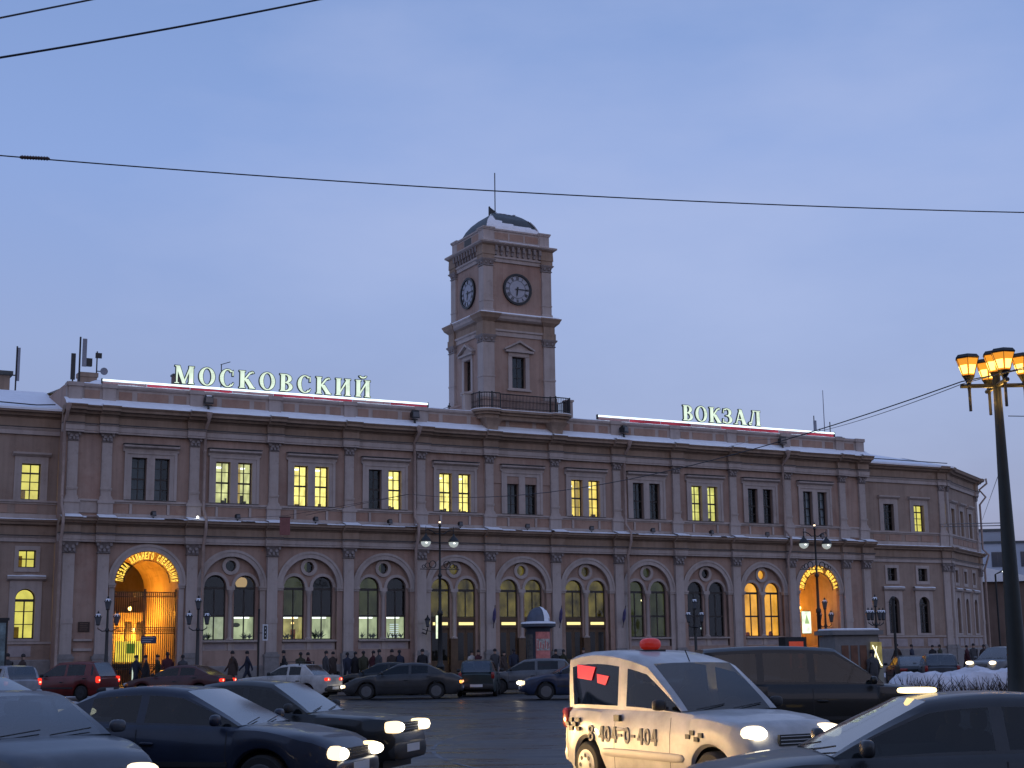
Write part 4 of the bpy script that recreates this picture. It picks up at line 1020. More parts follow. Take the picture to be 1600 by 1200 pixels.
def wing(root, x0, x1, cols, depth, pil=()):
    """cols: (centre, upper light, square light, arched light)"""
    hl = []; hu = []
    for c, a, b, d in cols:
        hl += [rect(c - .45, c + .45, 6.43, 7.36), arch_outline(c - .52, c + .52, 2.66, 4.78, 12)]
        hu += [rect(c - .50, c + .50, 10.08, 12.04)]
    MB().plate(rect(x0, x1, 0, 8.0), hl, 0, .3).build('wall', WALL2, root)
    MB().plate(rect(x0, x1, 8.0, 14.7), hu, .002, .3).build('wall', WALL2, root)
    MB().box(x0, x1, depth, depth + .3, 0, 14.9).build('wall', WALL2, root)
    MB().extx([(.03, 0), (-.1, 0), (-.1, 1.5), (-.05, 1.56), (.03, 1.56)], x0, x1).build('plinth', PLINTH, root)
    MB().box(x0, x1, -.06, .03, 2.38, 2.50).box(x0, x1, -.04, .03, 9.02, 9.30).box(x0, x1, -.04, .03, 9.84, 9.94).box(x0, x1, -.12, .02, 9.94, 10.04).build('sill_course', TRIM, root)
    k = x0 + .3
    while k < x1 - 1:
        MB().box(k, k + 1.15, -.025, .02, 9.36, 9.80).build('panel', PANEL, root); MB().box(k, k + 1.15, -.03, .02, 1.72, 2.28).build('panel', mat('grey_panel', (.36, .31, .31)), root); k += 1.55
    entab(root, x0, x1, pil, wing_layers(), .42, .16); entab(root, x0, x1, pil, wing_low(), .42, .16)
    snow_strip(root, x0, x1, -.46, -.05, 8.985, 9.02, x0)
    for c, a, b, d in cols:
        for (w0, w1, z0, z1, nm) in ((.50, .88, 10.04, 12.42, 0), (.45, .66, 6.2, 7.58, 1)):
            zz0, zz1 = (10.08, 12.04) if nm == 0 else (6.43, 7.36)
            MB().plate(rect(c - w1, c + w1, z0, z1), [rect(c - w0, c + w0, zz0, zz1)], -.07, .002, True).build('window_casing', TRIM, root)
        MB().extx([(.02, 12.42), (-.1, 12.42), (-.26, 12.54), (-.27, 12.64), (.02, 12.68)], c - 1.0, c + 1.0).build('window_hood', TRIM, root)
        MB().plate(rect(c - .84, c + .84, 2.52, 5.72), [arch_outline(c - .52, c + .52, 2.66, 4.78, 12)], -.07, .002, True).build('window_casing', TRIM, root)
        MB().extx([(.02, 5.72), (-.1, 5.72), (-.26, 5.82), (-.27, 5.92), (.02, 5.98)], c - 1.0, c + 1.0).build('window_hood', TRIM, root)
        snow_strip(root, c - 1.0, c + 1.0, -.26, 0, 5.95, 5.99, c)
        sash(root, c - .50, c + .50, 10.08, 12.04, .2, 2, ((.27, .022), (.5, .022), (.74, .045)))
        sash(root, c - .45, c + .45, 6.43, 7.36, .2, 2, ((.5, .03),))
        arched_sash(root, c - .52, c + .52, 2.66, 4.78, .2, ((.36, .022), (.68, .022)))
        for lit, z0, z1 in ((a, 9.8, 12.4), (b, 6.2, 7.6), (d, 2.4, 5.6)):
            rm = room(root, c - .8, c + .8, z0, z1, .32, 2.0, lit or DARKROOM)
            if lit: MB().box(c - .45, c - .1, .9, .95, z0, z0 + .9).build('furniture', mat('shelf', (.35, .22, .06), .8), rm)
    for s in pil:
        p = inst('pilaster', SH_U, root, (s, .02, 0), 0, (1, .8, 1)); inst('base', BA_U, p); inst('capital', CAP_U, p, (0, 0, 13.19))
        p = inst('pilaster', SH_L, root, (s, .02, 0), 0, (1, .7, 1)); inst('base', BA_L, p); inst('capital', CAP_L, p, (0, 0, 7.15))
WL = thing('station_wing', 'left wing of the station with three lit yellow windows under a snowy roof', 'building', FM @ Vector((0, 1.5, 0)), FA)
wing(WL, -46, -28.03, [(-29.45, E_LIME, E_LIME, E_LIME), (-33.0, None, None, E_LIME), (-36.6, None, None, None)], 12)
def roofmesh(v, f): return MB().add(v, f)
roofmesh([(-46, -.70, 15.02), (-27.9, -.70, 15.02), (-27.9, 5.4, 16.95), (-46, 5.4, 16.95), (-46, 12.6, 14.8), (-27.9, 12.6, 14.8), (-46, -.70, 14.9), (-27.9, -.70, 14.9)], [(0, 1, 2, 3), (3, 2, 5, 4), (6, 7, 1, 0)]).build('snow_roof', SNOW, WL)
MB().tube([(-46, -.35, 15.30), (-31.5, -.35, 15.28), (-29.4, -.4, 15.22), (-28.4, -.42, 15.3)], .035, 6).build('snow_guard', IRON, WL)
WR = thing('station_wing', 'right wing of the station with one lit window, set back beside the right archway', 'building', FM @ Vector((0, 1.5, 0)), FA)
wing(WR, 28.03, 37.1, [(31.45, None, None, None), (34.4, E_LIME, None, None)], 12, (36.7,))
roofmesh([(27.9, -.70, 15.02), (37.6, -.70, 15.02), (33.0, 5.0, 16.6), (27.9, 5.0, 16.9), (27.9, 12.6, 14.9), (37.6, 12.6, 14.9), (27.9, -.7, 14.9), (37.6, -.7, 14.9)], [(0, 1, 2, 3), (1, 5, 2), (3, 2, 5, 4), (6, 7, 1, 0)]).build('snow_roof', SNOW, WR)
MB().tube([(28.4, -.3, 15.32), (37.3, -.3, 15.3)], .035, 6).build('snow_guard', IRON, WR)
# end block turning away down the side street
EA = R(90 - 30)
EC = FM @ Vector((37.12, 1.5, 0))
WE = thing('station_end_block', 'end block of the station turning away down the side street', 'building', EC, EA)
wing(WE, .02, 10.2, [(2.0, E_DIMY, None, None), (4.8, E_DIMY, None, None), (7.6, E_DIMY, None, None)], 6, (.45, 9.75))
roofmesh([(0, -.70, 15.02), (10.6, -.70, 15.02), (10.6, 3.2, 16.0), (0, 3.2, 16.0)], [(0, 1, 2, 3)]).build('snow_roof', SNOW, WE)
MB().box(10.2, 10.35, 0, 6, 0, 15).build('wall', WALL2, WE)
MB().tube([(10.5, -.85, 15.1), (10.5, -.9, 14.7), (10.35, -.3, 14.2), (10.5, -.75, 13.6), (10.45, -.25, 13.0), (10.45, -.25, 9.4), (10.45, -.7, 8.9), (10.45, -.3, 7.8), (10.45, -.3, .3)], .085, 8).build('drainpipe', PIPE, WE, True, 60)

# roof clutter
PH = thing('roof_hut', 'flat-topped brown plant hut on the snowy roof of the left wing', 'hut', FM @ Vector((-33.6, 9.0, 15.6)), FA)
MB().box(-4, 4, 0, 3, 0, 2.6).build('hut_wall', CORN, PH); MB().box(-4.15, 4.15, -.15, 3.15, 2.6, 2.85).build('hut_roof', ROOF, PH); MB().box(-4.05, 4.05, -.05, -.002, 1.5, 1.62).build('hut_band', ROOF, PH)
def mast(root, x, y, z0, z1, r_=.05): return MB().tube([(x, y, z0), (x, y, z1)], r_, 6).build('mast_pole', IRON, root)
def pix_s(sx): return sx
A1 = thing('antenna_mast', 'single grey antenna mast on the left wing roof beside the brown hut', 'antenna', FM @ Vector((-29.35, 8.5, 15.9)), FA)
mast(A1, 0, 0, 0, 4.0); MB().box(.04, .18, -.12, -.02, 1.9, 3.9).build('antenna_panel', mat('antenna_grey', (.22, .23, .27), .6), A1); MB().box(-.75, 0, -.03, .03, 1.15, 1.22).box(-.75, 0, -.03, .03, 2.2, 2.27).build('wall_stay', IRON, A1)
A2 = thing('antenna_cluster', 'cluster of antenna panels and dishes on a brick stack at the left roof corner', 'antenna', FM @ Vector((-26.75, 3.0, 16.2)), FA)
AG = mat('antenna_grey', (.22, .23, .27), .6)
MB().box(0, .95, 0, .8, 0, 1.35).box(-.06, 1.01, -.06, .86, 1.15, 1.4).build('stack', CORN, A2)
mast(A2, -.08, -.1, -.2, 3.4, .055); mast(A2, -.42, -.05, -.2, 2.3, .045)
MB().box(.05, .28, -.2, -.08, 1.7, 3.3).build('antenna_panel', AG, A2); MB().box(-.56, -.32, -.2, -.08, .9, 2.4).build('antenna_panel', IRON, A2)
MB().box(.2, .62, -.15, .1, 1.75, 2.2).build('radio_box', IRON, A2)
mast(A2, .95, .2, 1.2, 2.7, .04); MB().box(.85, 1.2, .1, .2, 2.3, 2.6).build('antenna_panel', IRON, A2)
MB().lathe([(.02, .12), (.12, .10), (.21, 0), (.22, -.01), (.1, .03), (.02, .05)], 1.35, .1, 1.55, 14, 'y').build('dish', AG, A2, True, 50)
MB().tube([(.95, .2, 1.55), (1.35, .2, 1.55)], .03, 6).build('dish_arm', IRON, A2)
sn_ = MB().superell((0, 0, 0), (.75, .6, .55), 2, 14, 10); tag(sn_.build('snow_heap', SNOW, None, True, 180), 'rounded heap of snow beside the antenna stack on the parapet', 'snow'); bpy.data.objects['snow_heap'].matrix_world = FM @ Matrix.Translation((-25.85, 2.2, 16.5))
CH = thing('chimney', 'small dark brick chimney behind the first roof letter', 'chimney', FM @ Vector((-20.95, 4.0, 16.2)), FA)
MB().box(-.25, .25, -.25, .25, 0, 1.75).build('stack', mat('dark_brick', (.16, .10, .08), .9), CH); MB().box(-.3, .3, -.3, .3, 1.75, 1.86).build('cap', ROOF, CH)
A3 = thing('roof_aerial', 'thin L-shaped aerial standing behind the left roof sign letters', 'antenna', FM @ Vector((-18.1, 4.5, 16.4)), FA)
MB().tube([(0, 0, 0), (0, 0, 2.6)], .03, 6).build('mast_pole', IRON, A3); MB().tube([(-.05, 0, 2.58), (.55, 0, 2.8)], .025, 6).build('aerial_arm', IRON, A3)
A4 = thing('roof_spike', 'little black spike fitting on the roof edge left of the tower', 'fitting', FM @ Vector((-4.7, .6, 16.4)), FA)
MB().tube([(0, 0, 0), (0, 0, .55)], .03, 6).build('post', IRON, A4); MB().box(-.1, .1, -.03, .03, .3, .38).tube([(0, 0, .3), (-.6, 0, .1)], .02, 5).build('arm', IRON, A4)
A5 = thing('antenna_cluster', 'bunch of thin masts and a flat dish on the right end of the roof', 'antenna', FM @ Vector((31.6, 9.5, 16.2)), FA)
for x, z in ((.0, 3.6), (.55, 2.6), (1.6, 3.2), (2.1, 2.0)): mast(A5, x, 0, -.4, z, .04)
MB().box(-.12, .12, -.15, -.05, 1.0, 3.2).build('antenna_panel', AG, A5); MB().lathe([(.05, 0), (.45, .06), (.45, .16), (.05, .22)], 2.25, 0, 1.85, 14).build('dish', AG, A5, True, 50); MB().lathe([(.05, 0), (.3, .06), (.3, .16), (.05, .2)], 1.3, 0, 1.9, 14).build('dish', AG, A5, True, 50)
A6 = thing('thin_mast', 'very thin tall pole at the right end of the parapet', 'pole', FM @ Vector((28.4, 4.5, 16.2)), FA)
MB().tube([(0, 0, 0), (0, 0, 4.6)], [.04, .025], 6).build('mast_pole', AG, A6)
RD = thing('roof_hump', 'low dark humped roof showing behind the last letter of the right sign', 'roof', FM @ Vector((19.6, 9, 16.4)), FA)
MB().exty([(-3, 0), (3.2, 0), (2.4, .9), (.6, 1.45), (-1.2, 1.3)], 0, 4).build('roof_shell', ROOF, RD)
for o in list(bpy.data.objects):
    pass
# ------------------------------------------------------------------ vehicles
TYRE = mat('tyre_rubber', (.018, .018, .019), .85, .2, 10)
RIM = mat('alloy_rim', (.13, .135, .145), .4, .1, 8, metal=.5)
STEELR = mat('dull_steel_rim', (.035, .035, .038), .6, .15, 8, metal=.2)
TRIMB = mat('black_plastic', (.02, .02, .021), .6, .1, 8)
CHROME = mat('chrome', (.55, .56, .58), .2, 0, metal=1)
PLATE = mat('number_plate', (.62, .64, .66), .5, .05)
SEATM = mat('seat_fabric', (.03, .03, .033), .9, .2, 6)
def car_glass(name, tint, base, rough=.04):
    m = glass_mat(name, tint)
    for n_ in m.node_tree.nodes:
        if n_.type == 'MATH' and n_.operation == 'MULTIPLY_ADD': n_.inputs[2].default_value = base
        if n_.type == 'MATH' and n_.operation == 'POWER': n_.inputs[1].default_value = 3.2
        if n_.type == 'BSDF_GLOSSY': n_.inputs['Roughness'].default_value = rough
    return m
CGLASS = car_glass('car_window', (.16, .18, .18), .045)
WSGLASS = car_glass('windscreen', (.42, .45, .47), .16, .12)
WSCLEAR = car_glass('clear_windscreen', (.34, .37, .38), .05)
E_CORE = emat('headlight_core', (1.0, .88, .66), 6.0)
E_HEAD = emat('headlight_glow', (1.0, .74, .42), 2.2)
E_HEADW = emat('headlight_white', (1.0, .80, .54), 2.2)
E_TAIL = emat('tail_light_glow', (.85, .035, .02), 1.5)
E_TAILC = emat('tail_light_core', (1.0, .35, .22), 3.0)
E_TAILO = emat('tail_light_amber', (1.0, .35, .06), 2.5)
L_OFFH = mat('unlit_headlight', (.35, .37, .40), .12, 0, spec=.8)
L_OFFT = mat('unlit_tail_light', (.22, .012, .01), .2, 0)
def paint(name, col, rough=.38, dirt=.3): return mat('paint_' + name, col, rough, dirt, 2.2, coat=.25, spec=.4, bump=.0)
def lerp(a, b, t): return a + (b - a) * t
def interp(pts, x):
    if x <= pts[0][0]: return pts[0][1]
    for (a, u), (b, v) in zip(pts, pts[1:]):
        if x <= b:
            t = (x - a) / (b - a); return lerp(u, v, t * t * (3 - 2 * t) * .4 + t * .6)
    return pts[-1][1]
WHEELS = {}
def wheel_meshes(r_, w_, style):
    k = (r_, w_, style)
    if k in WHEELS: return WHEELS[k]
    ty = MB().lathe([(r_ * .62, -w_ / 2), (r_ * .9, -w_ / 2), (r_ * .985, -w_ / 2 + .03), (r_, 0), (r_ * .985, w_ / 2 - .03), (r_ * .9, w_ / 2), (r_ * .62, w_ / 2)], 0, 0, 0, 28, 'y').mesh('tyre', TYRE, True, 40)
    rm = MB(); R0 = r_ * .66
    rm.lathe([(R0, -w_ / 2 - .004), (R0 * .93, -w_ / 2 - .006), (R0 * .9, -w_ / 2 + .05), (.001, -w_ / 2 + .06)], 0, 0, 0, 24, 'y')
    n = {'alloy': 7, 'steel': 0, 'cover': 8}[style]
    if style == 'cover':
        rm.lathe([(R0 * .95, -w_ / 2 + .01), (R0 * .8, -w_ / 2 - .012), (R0 * .3, -w_ / 2 - .02), (.001, -w_ / 2 - .022)], 0, 0, 0, 24, 'y')
    for j in range(n):
        if style == 'alloy':
            st = len(rm.v); rm.exty([(-.03, .04), (.03, .04), (.022, R0 * .92), (-.022, R0 * .92)], -w_ / 2 - .005, -w_ / 2 + .03); rm.xform(Matrix.Rotation(2 * math.pi * j / n, 4, 'Y'), st)
    rm.lathe([(R0 * .24, -w_ / 2 + .03), (R0 * .22, -w_ / 2 - .012), (.001, -w_ / 2 - .014)], 0, 0, 0, 14, 'y')
    hl = MB()
    if style == 'cover':
        for j in range(8):
            a = 2 * math.pi * j / 8
            hl.lathe([(R0 * .15, -w_ / 2 - .021), (R0 * .13, -w_ / 2 - .024), (.001, -w_ / 2 - .0245)], R0 * .6 * math.cos(a), 0, R0 * .6 * math.sin(a), 12, 'y')
    WHEELS[k] = (ty, rm.mesh('rim', {'alloy': RIM, 'steel': STEELR, 'cover': mat('silver_wheel_cover', (.42, .40, .36), .4, .1, 6)}[style], True, 35), hl.mesh('vent_holes', TRIMB) if hl.v else None)
    return WHEELS[k]

SEDAN = dict(L=4.55, W=1.74, H=1.42, wb=2.65, wr=.315, deck=[(-2.275, .80), (-2.20, .93), (-1.9, .99), (-1.3, 1.0), (-.2, .97), (.9, .95), (1.25, .93), (1.9, .83), (2.18, .72), (2.275, .60)], gh=(-1.72, -1.0, .22, 1.02), pillars=[(-1.32, -1.02), (-.36, -.25)], belt=.98, wtop=.60)
BOXY = dict(L=4.15, W=1.62, H=1.42, wb=2.42, wr=.30, deck=[(-2.075, .86), (-2.05, .93), (-1.9, .96), (-1.2, .97), (0, .96), (.75, .95), (1.0, .93), (1.9, .87), (2.05, .84), (2.075, .62)], gh=(-1.45, -1.0, .12, .74), pillars=[(-1.05, -.86), (-.33, -.23)], belt=.96, wtop=.585)
HATCH = dict(L=4.1, W=1.72, H=1.50, wb=2.5, wr=.31, deck=[(-2.05, .88), (-2.0, .98), (-1.7, 1.02), (-.3, .99), (.8, .97), (1.1, .95), (1.75, .84), (1.98, .72), (2.05, .60)], gh=(-1.98, -1.62, .2, 1.0), pillars=[(-1.62, -1.3), (-.4, -.28)], belt=1.0, wtop=.60)
SUV = dict(L=4.75, W=1.86, H=1.84, wb=2.75, wr=.37, deck=[(-2.375, 1.0), (-2.33, 1.15), (-2.0, 1.2), (0, 1.18), (.9, 1.17), (1.2, 1.15), (1.95, 1.08), (2.28, .98), (2.375, .75)], gh=(-2.28, -2.0, .30, 1.12), pillars=[(-2.05, -1.85), (-1.1, -.98), (-.2, -.08)], belt=1.18, wtop=.68)
VAN = dict(L=4.11, W=1.72, H=1.80, wb=2.69, wr=.305, deck=[(-2.055, .95), (-2.02, 1.02), (-1.6, 1.04), (0, 1.04), (.55, 1.04), (.75, 1.04), (1.3, 1.0), (1.75, .94), (1.98, .84), (2.055, .66)], gh=(-2.03, -1.90, -.02, .74), pillars=[(-2.03, -1.84), (-.66, -.46)], belt=1.08, wtop=.70, drop=(.07, .17), gt=.84, hl=(-.10, .07))

def car(spec, name, label, loc, heading, pm, head=None, tail=None, style='steel', group=None, plate=True, snow=0, extras=(), cat='car', lights='round', clear=False):
    S = dict(spec); t = thing(name, label, cat, (loc[0], loc[1], 0), R(heading), group)
    L, Wd, H, wr = S['L'], S['W'], S['H'], S['wr']; hw = Wd / 2
    xw = [S['wb'] / 2 + .03, -S['wb'] / 2 + .03]
    def plan(x):
        u = abs(2 * x / L); return hw * (1 - .17 * u ** 6 - .02 * u ** 2)
    def sill(x):
        for c in xw:
            d = abs(x - c); ra = wr + .065
            if d < ra: return max(.2, wr + math.sqrt(ra * ra - d * d) - .01)
        u = abs(2 * x / L); return .20 + (.10 if u > .93 else 0)
    def deck(x): return interp(S['deck'], x)
    def section(x):
        w = plan(x); zb = sill(x); zt = deck(x); zm = zt - zb
        P = [(w * .93, zb), (w * .985, zb + zm * .10), (w, zb + zm * .42), (w * .99, zb + zm * .68), (w * .955, zb + zm * .93), (w * .89, zt), (w * .5, zt + .018), (0, zt + .025)]
        return P
    xs = set([-L / 2 + L * i / 30 for i in range(31)])
    for c in xw:
        for k in range(-8, 9): xs.add(c + (wr + .065) * math.sin(math.pi / 2 * k / 8))
    xs = sorted(xs); xs = [x for i, x in enumerate(xs) if i == 0 or x - xs[i - 1] > .012]
    body = MB(); rows = [section(x) for x in xs]; m = len(rows[0])
    cabin = MB(); g0, g1 = S['gh'][0] + .12, S['gh'][3] - .12
    for sy in (-1, 1):
        vs = [(x, sy * y, z) for x, r_ in zip(xs, rows) for y, z in r_]
        quads = [(i, j) for i in range(len(xs) - 1) for j in range(m - 1)]
        inside = lambda i, j: j >= 5 and xs[i] > g0 and xs[i + 1] < g1
        qf = lambda i, j: (i * m + j, (i + 1) * m + j, (i + 1) * m + j + 1, i * m + j + 1)
        body.add(vs, [qf(i, j) for i, j in quads if not inside(i, j)])
        cabin.add(vs, [qf(i, j) for i, j in quads if inside(i, j)])
    for k in (0, -1):
        r_ = rows[k]; pts = [(xs[k], y, z) for y, z in r_] + [(xs[k], -y, z) for y, z in r_[-2::-1]]
        body.add(pts, [tuple(range(len(pts)))])
    # greenhouse
    xr0, xr1, xf1, xf0 = S['gh']; wt = S['wtop']; RD_, FD_ = S.get('drop', (.05, .05))
    gx = sorted(set([lerp(xr0, xr1, i / 4) for i in range(5)] + [lerp(xr1, xf1, i / 8) for i in range(9)] + [lerp(xf1, xf0, i / 5) for i in range(6)] + [v for p in S['pillars'] for v in p if xr0 < v < xf0]))
    def roofz(x):
        if x < xr1: return lerp(deck(xr0) + .02, H - RD_, ((x - xr0) / (xr1 - xr0)) ** .9)
        if x > xf1: return lerp(deck(xf0) + .02, H - FD_, ((xf0 - x) / (xf0 - xf1)) ** .92)
        u = (x - xr1) / (xf1 - xr1); return H - lerp(RD_, FD_, u) * (1 - math.sin(math.pi * u) ** .8) if FD_ < .1 else H - RD_ * max(0, 1 - u / .35) ** 2 - FD_ * max(0, (u - .35) / .65) ** 1.8
    GT = S.get('gt', .90)
    def gsec(x):
        zb = deck(x) - .005; zr = max(roofz(x), zb + .012); wb_ = plan(x) * .885
        q = min(1, (zr - zb) / (H - zb)); we = lerp(wb_, wt, q)
        g = lambda f_: (lerp(wb_, we, f_), lerp(zb, zr - .055 * q, f_))
        return [g(0), g(.08), g(GT), g(1), (we * .86, zr), (we * .45, zr + .012 * q), (0, zr + .016 * q)]
    gr = [gsec(x) for x in gx]; tags = {}
    def put(tagk, quad): tags.setdefault(tagk, MB()).add(quad, [tuple(range(len(quad)))])
    for i in range(len(gx) - 1):
        xm = (gx[i] + gx[i + 1]) / 2
        pil = any(a <= xm <= b for a, b in S['pillars'])
        win = sum(1 for a, b in S['pillars'] if xm > b)
        for sy in (-1, 1):
            for j in range(6):
                q = [(gx[i], sy * gr[i][j][0], gr[i][j][1]), (gx[i + 1], sy * gr[i + 1][j][0], gr[i + 1][j][1]), (gx[i + 1], sy * gr[i + 1][j + 1][0], gr[i + 1][j + 1][1]), (gx[i], sy * gr[i][j + 1][0], gr[i][j + 1][1])]
                if j == 1 and not pil and xm > xr1 - .12 * (xr1 - xr0) - .02: put('side%d_%d' % (win, sy), q)
                elif j >= 4 and xm > xf1: put('windshield', q)
                elif j >= 4 and xm < xr1: put('rear', q)
                else: body.add(q, [(0, 1, 2, 3)])
    body.build('body', pm, t, True, 38)
    cabin.build('cabin_trim', TRIMB, t)
    zb0 = deck(0) - .05
    for sx_, w_ in ((xf1 - .42, 1), (xr1 + .28, 0)):
        for sy in (-1, 1):
            st_ = MB().superell((sx_, sy * .36, zb0 + .02), (.09, .23, (H - zb0) * .42), 4, 12, 8, Matrix.Rotation(R(-12), 3, 'Y')).build('seat', SEATM, t, True, 60)
            MB().superell((sx_ - .05, sy * .36, zb0 + (H - zb0) * .60), (.05, .13, .085), 3, 10, 6).build('headrest', SEATM, st_, True, 60)
    MB().tube([(xf0 - .42 + .10 * math.cos(a) * .4, .36 + .17 * math.sin(a), zb0 + .06 + .15 * math.cos(a)) for a in [2 * math.pi * q / 16 for q in range(17)]], .014, 6).build('steering_wheel', TRIMB, t)
    for k, mb in tags.items():
        mb.build('windshield' if k == 'windshield' else 'rear_window' if k == 'rear' else 'side_window', CGLASS if k.startswith('side') else (WSCLEAR if cat == 'taxi' or clear else WSGLASS), t, True, 50)
    # underside and wheels
    MB().box(-L / 2 + .2, L / 2 - .2, -hw * .72, hw * .72, .17, .62).build('underbody', TRIMB, t)
    ty, rm, hl = wheel_meshes(wr, .19, style)
    for c in xw:
        for sy in (-1, 1):
            w = inst('wheel', ty, t, (c, sy * (hw - .115), wr), 0 if sy < 0 else math.pi); inst('rim', rm, w)
            if hl: inst('vent_holes', hl, w)
    # lamps
    zf = deck(L / 2 - .12) - .10; hdx, hdz = S.get('hl', (0, 0))
    hx = .10; ex = 5 if lights == 'square' else 2.5
    for sy in (-1, 1):
        rz = Matrix.Rotation(R(-sy * 24), 3, 'Z')
        lm = head or L_OFFH
        MB().superell((L / 2 - .085 + hdx, sy * (plan(L / 2 - .15) - .20), zf + hdz), (.13, .195, .092 if lights == 'round' else .082), ex, 14, 8, rz).build('headlight', lm, t, True, 60)
        if head: MB().superell((L / 2 - .005 + hdx, sy * (plan(L / 2 - .15) - .20), zf + hdz), (.10, .15, .075), 2.2, 12, 8, rz).build('bulb', E_CORE, t, True, 60)
        if not head: MB().superell((L / 2 - .14, sy * (plan(L / 2 - .15) - .05), zf), (.11, .06, .06), 3, 10, 6, rz).build('indicator', mat('amber_lens', (.5, .16, .02), .2), t, True, 60)
        zr = deck(-L / 2 + .1) - .14
        if S['H'] > 1.46: MB().superell((-L / 2 + .07, sy * (plan(-L / 2 + .1) - .06), zr + .02), (.09, .075, .14), 4, 12, 8).build('tail_light', tail or L_OFFT, t, True, 60)
        else: MB().superell((-L / 2 + .06, sy * (plan(-L / 2 + .1) - .19), zr), (.07, .19, .075), 4, 12, 8).build('tail_light', tail or L_OFFT, t, True, 60)
        if tail: MB().superell((-L / 2 - .0, sy * (plan(-L / 2 + .1) - (.06 if S['H'] > 1.46 else .16)), zr), (.035, .05, .045), 2, 10, 6).build('tail_bulb', E_TAILC, t, True, 60)
        # mirrors, handles, seams
        MB().superell((xf0 - .22, sy * (plan(xf0) + .075), deck(xf0) + .09), (.055, .095, .07), 3, 12, 8).box(xf0 - .24, xf0 - .2, sy * (plan(xf0) - .06), sy * (plan(xf0) + .02), deck(xf0) + .03, deck(xf0) + .07).build('mirror', TRIMB if style != 'alloy' else pm, t, True, 60)
        bx = [S['pillars'][-1][0] + .05] + ([S['pillars'][0][0] + .1] if len(S['pillars']) > 1 else [])
        for k, x in enumerate([xf0 - .12] + bx):
            sec = section(x)[1:5]; sm = MB()
            for (y0, z0), (y1, z1) in zip(sec, sec[1:]): sm.add([(x - .006, sy * (y0 + .003), z0), (x + .006, sy * (y0 + .003), z0), (x + .006, sy * (y1 + .003), z1), (x - .006, sy * (y1 + .003), z1)], [(0, 1, 2, 3)])
            sm.build('door_seam', TRIMB, t)
            if k > 0:
                y, z = section(x + .14)[3]
                MB().superell((x + .16, sy * (y + .012), z + .03), (.10, .022, .022), 3, 8, 6).build('door_handle', TRIMB if style == 'steel' else pm, t, True, 60)
        st = section(0)
        if S['H'] > 1.79 and S['L'] < 4.2: MB().superell((0, sy * (hw - .004), .50), (.92, .03, .055), 6, 16, 6).build('rubbing_strip', mat('grey_strip', (.30, .29, .28), .5, .1), t, True, 50)
        else: MB().box(-S['wb'] / 2 + wr + .12, S['wb'] / 2 - wr - .08, sy * (hw * .985), sy * (hw + .012), st[2][1] - .04, st[2][1] + .02).build('rubbing_strip', TRIMB, t)
    # bumpers, grille, plates
    for sx in (-1, 1):
        MB().superell((sx * (L / 2 - .07), 0, .42), (.12, plan(L / 2 - .1) * .99, .13), 5, 20, 8).build('bumper', TRIMB if style == 'steel' else pm, t, True, 50)
        MB().box(sx * (L / 2 + .035), sx * (L / 2 + .052), -.26, .26, .40, .51).build('number_plate', PLATE, t)
    MB().box(L / 2 - .03, L / 2 + .012, -.32, .32, zf - .07, zf + .055).build('grille', TRIMB, t)
    for k in range(3): MB().box(L / 2 + .012, L / 2 + .018, -.31, .31, zf - .05 + k * .04, zf - .04 + k * .04).build('grille_bar', CHROME, t)
    for sy in (-.28, .30): MB().tube([(xf0 + .02, sy - .25, deck(xf0) + .035), (xf0 - .06, sy + .25, deck(xf0) + .09)], .007, 5).build('wiper', TRIMB, t)
    if snow: MB().superell((lerp(xr1, xf1, .45), 0, H - .012), ((xf1 - xr1) * .42, wt * .75, .03), 3.5, 16, 6).build('snow', SNOW, t, True, 180)
    return t
def beams(t, spec, e=260, z=None, aim=-4):
    """the light thrown by a car's lit headlamps"""
    for sy in (-1, 1):
        l = bpy.data.objects.new('headlight_beam', bpy.data.lights.new('headlight_beam', 'SPOT')); C.objects.link(l); l.parent = t
        l.data.energy = e; l.data.color = (1, .62, .26); l.data.spot_size = R(96); l.data.spot_blend = .8; l.data.shadow_soft_size = .08
        l.location = (spec['L'] / 2 + .03, sy * .58, .66); l.rotation_euler = (R(90 + aim), 0, R(-90))
PB = {k: paint(k, v) for k, v in dict(navy=(.012, .018, .036), black=(.007, .008, .009), charcoal=(.030, .031, .034), slate=(.055, .062, .075), silver=(.26, .28, .31), white=(.40, .39, .38), red=(.12, .014, .012), maroon=(.055, .010, .010), blue=(.018, .028, .062), grey=(.10, .105, .115), green=(.018, .03, .03)).items()}

# near cars, left to right
c6 = car(SEDAN, 'sedan_car', 'slate grey sedan at the lower left corner, nose towards the viewer with lit headlights', (-5.75, 17.1), -50, PB['slate'], E_HEADW, None, 'alloy'); beams(c6, SEDAN, 60)
car(SEDAN, 'sedan_car', 'pale grey sedan with one lit headlight behind the slate grey sedan at far left', (-11.75, 33.2), -12, PB['silver'], E_HEADW, None, 'alloy')
c4 = car(SEDAN, 'sedan_car', 'dark navy sedan with bright lit headlights in the left foreground', (-4.15, 19.25), -15, PB['navy'], E_HEAD, None, 'alloy'); beams(c4, SEDAN, 2000)
c5 = car(BOXY, 'boxy_sedan', 'black boxy sedan with lit square headlights just behind the dark navy sedan', (-3.55, 22.75), -16, PB['black'], E_HEAD, None, 'steel', lights='square'); beams(c5, BOXY, 700)
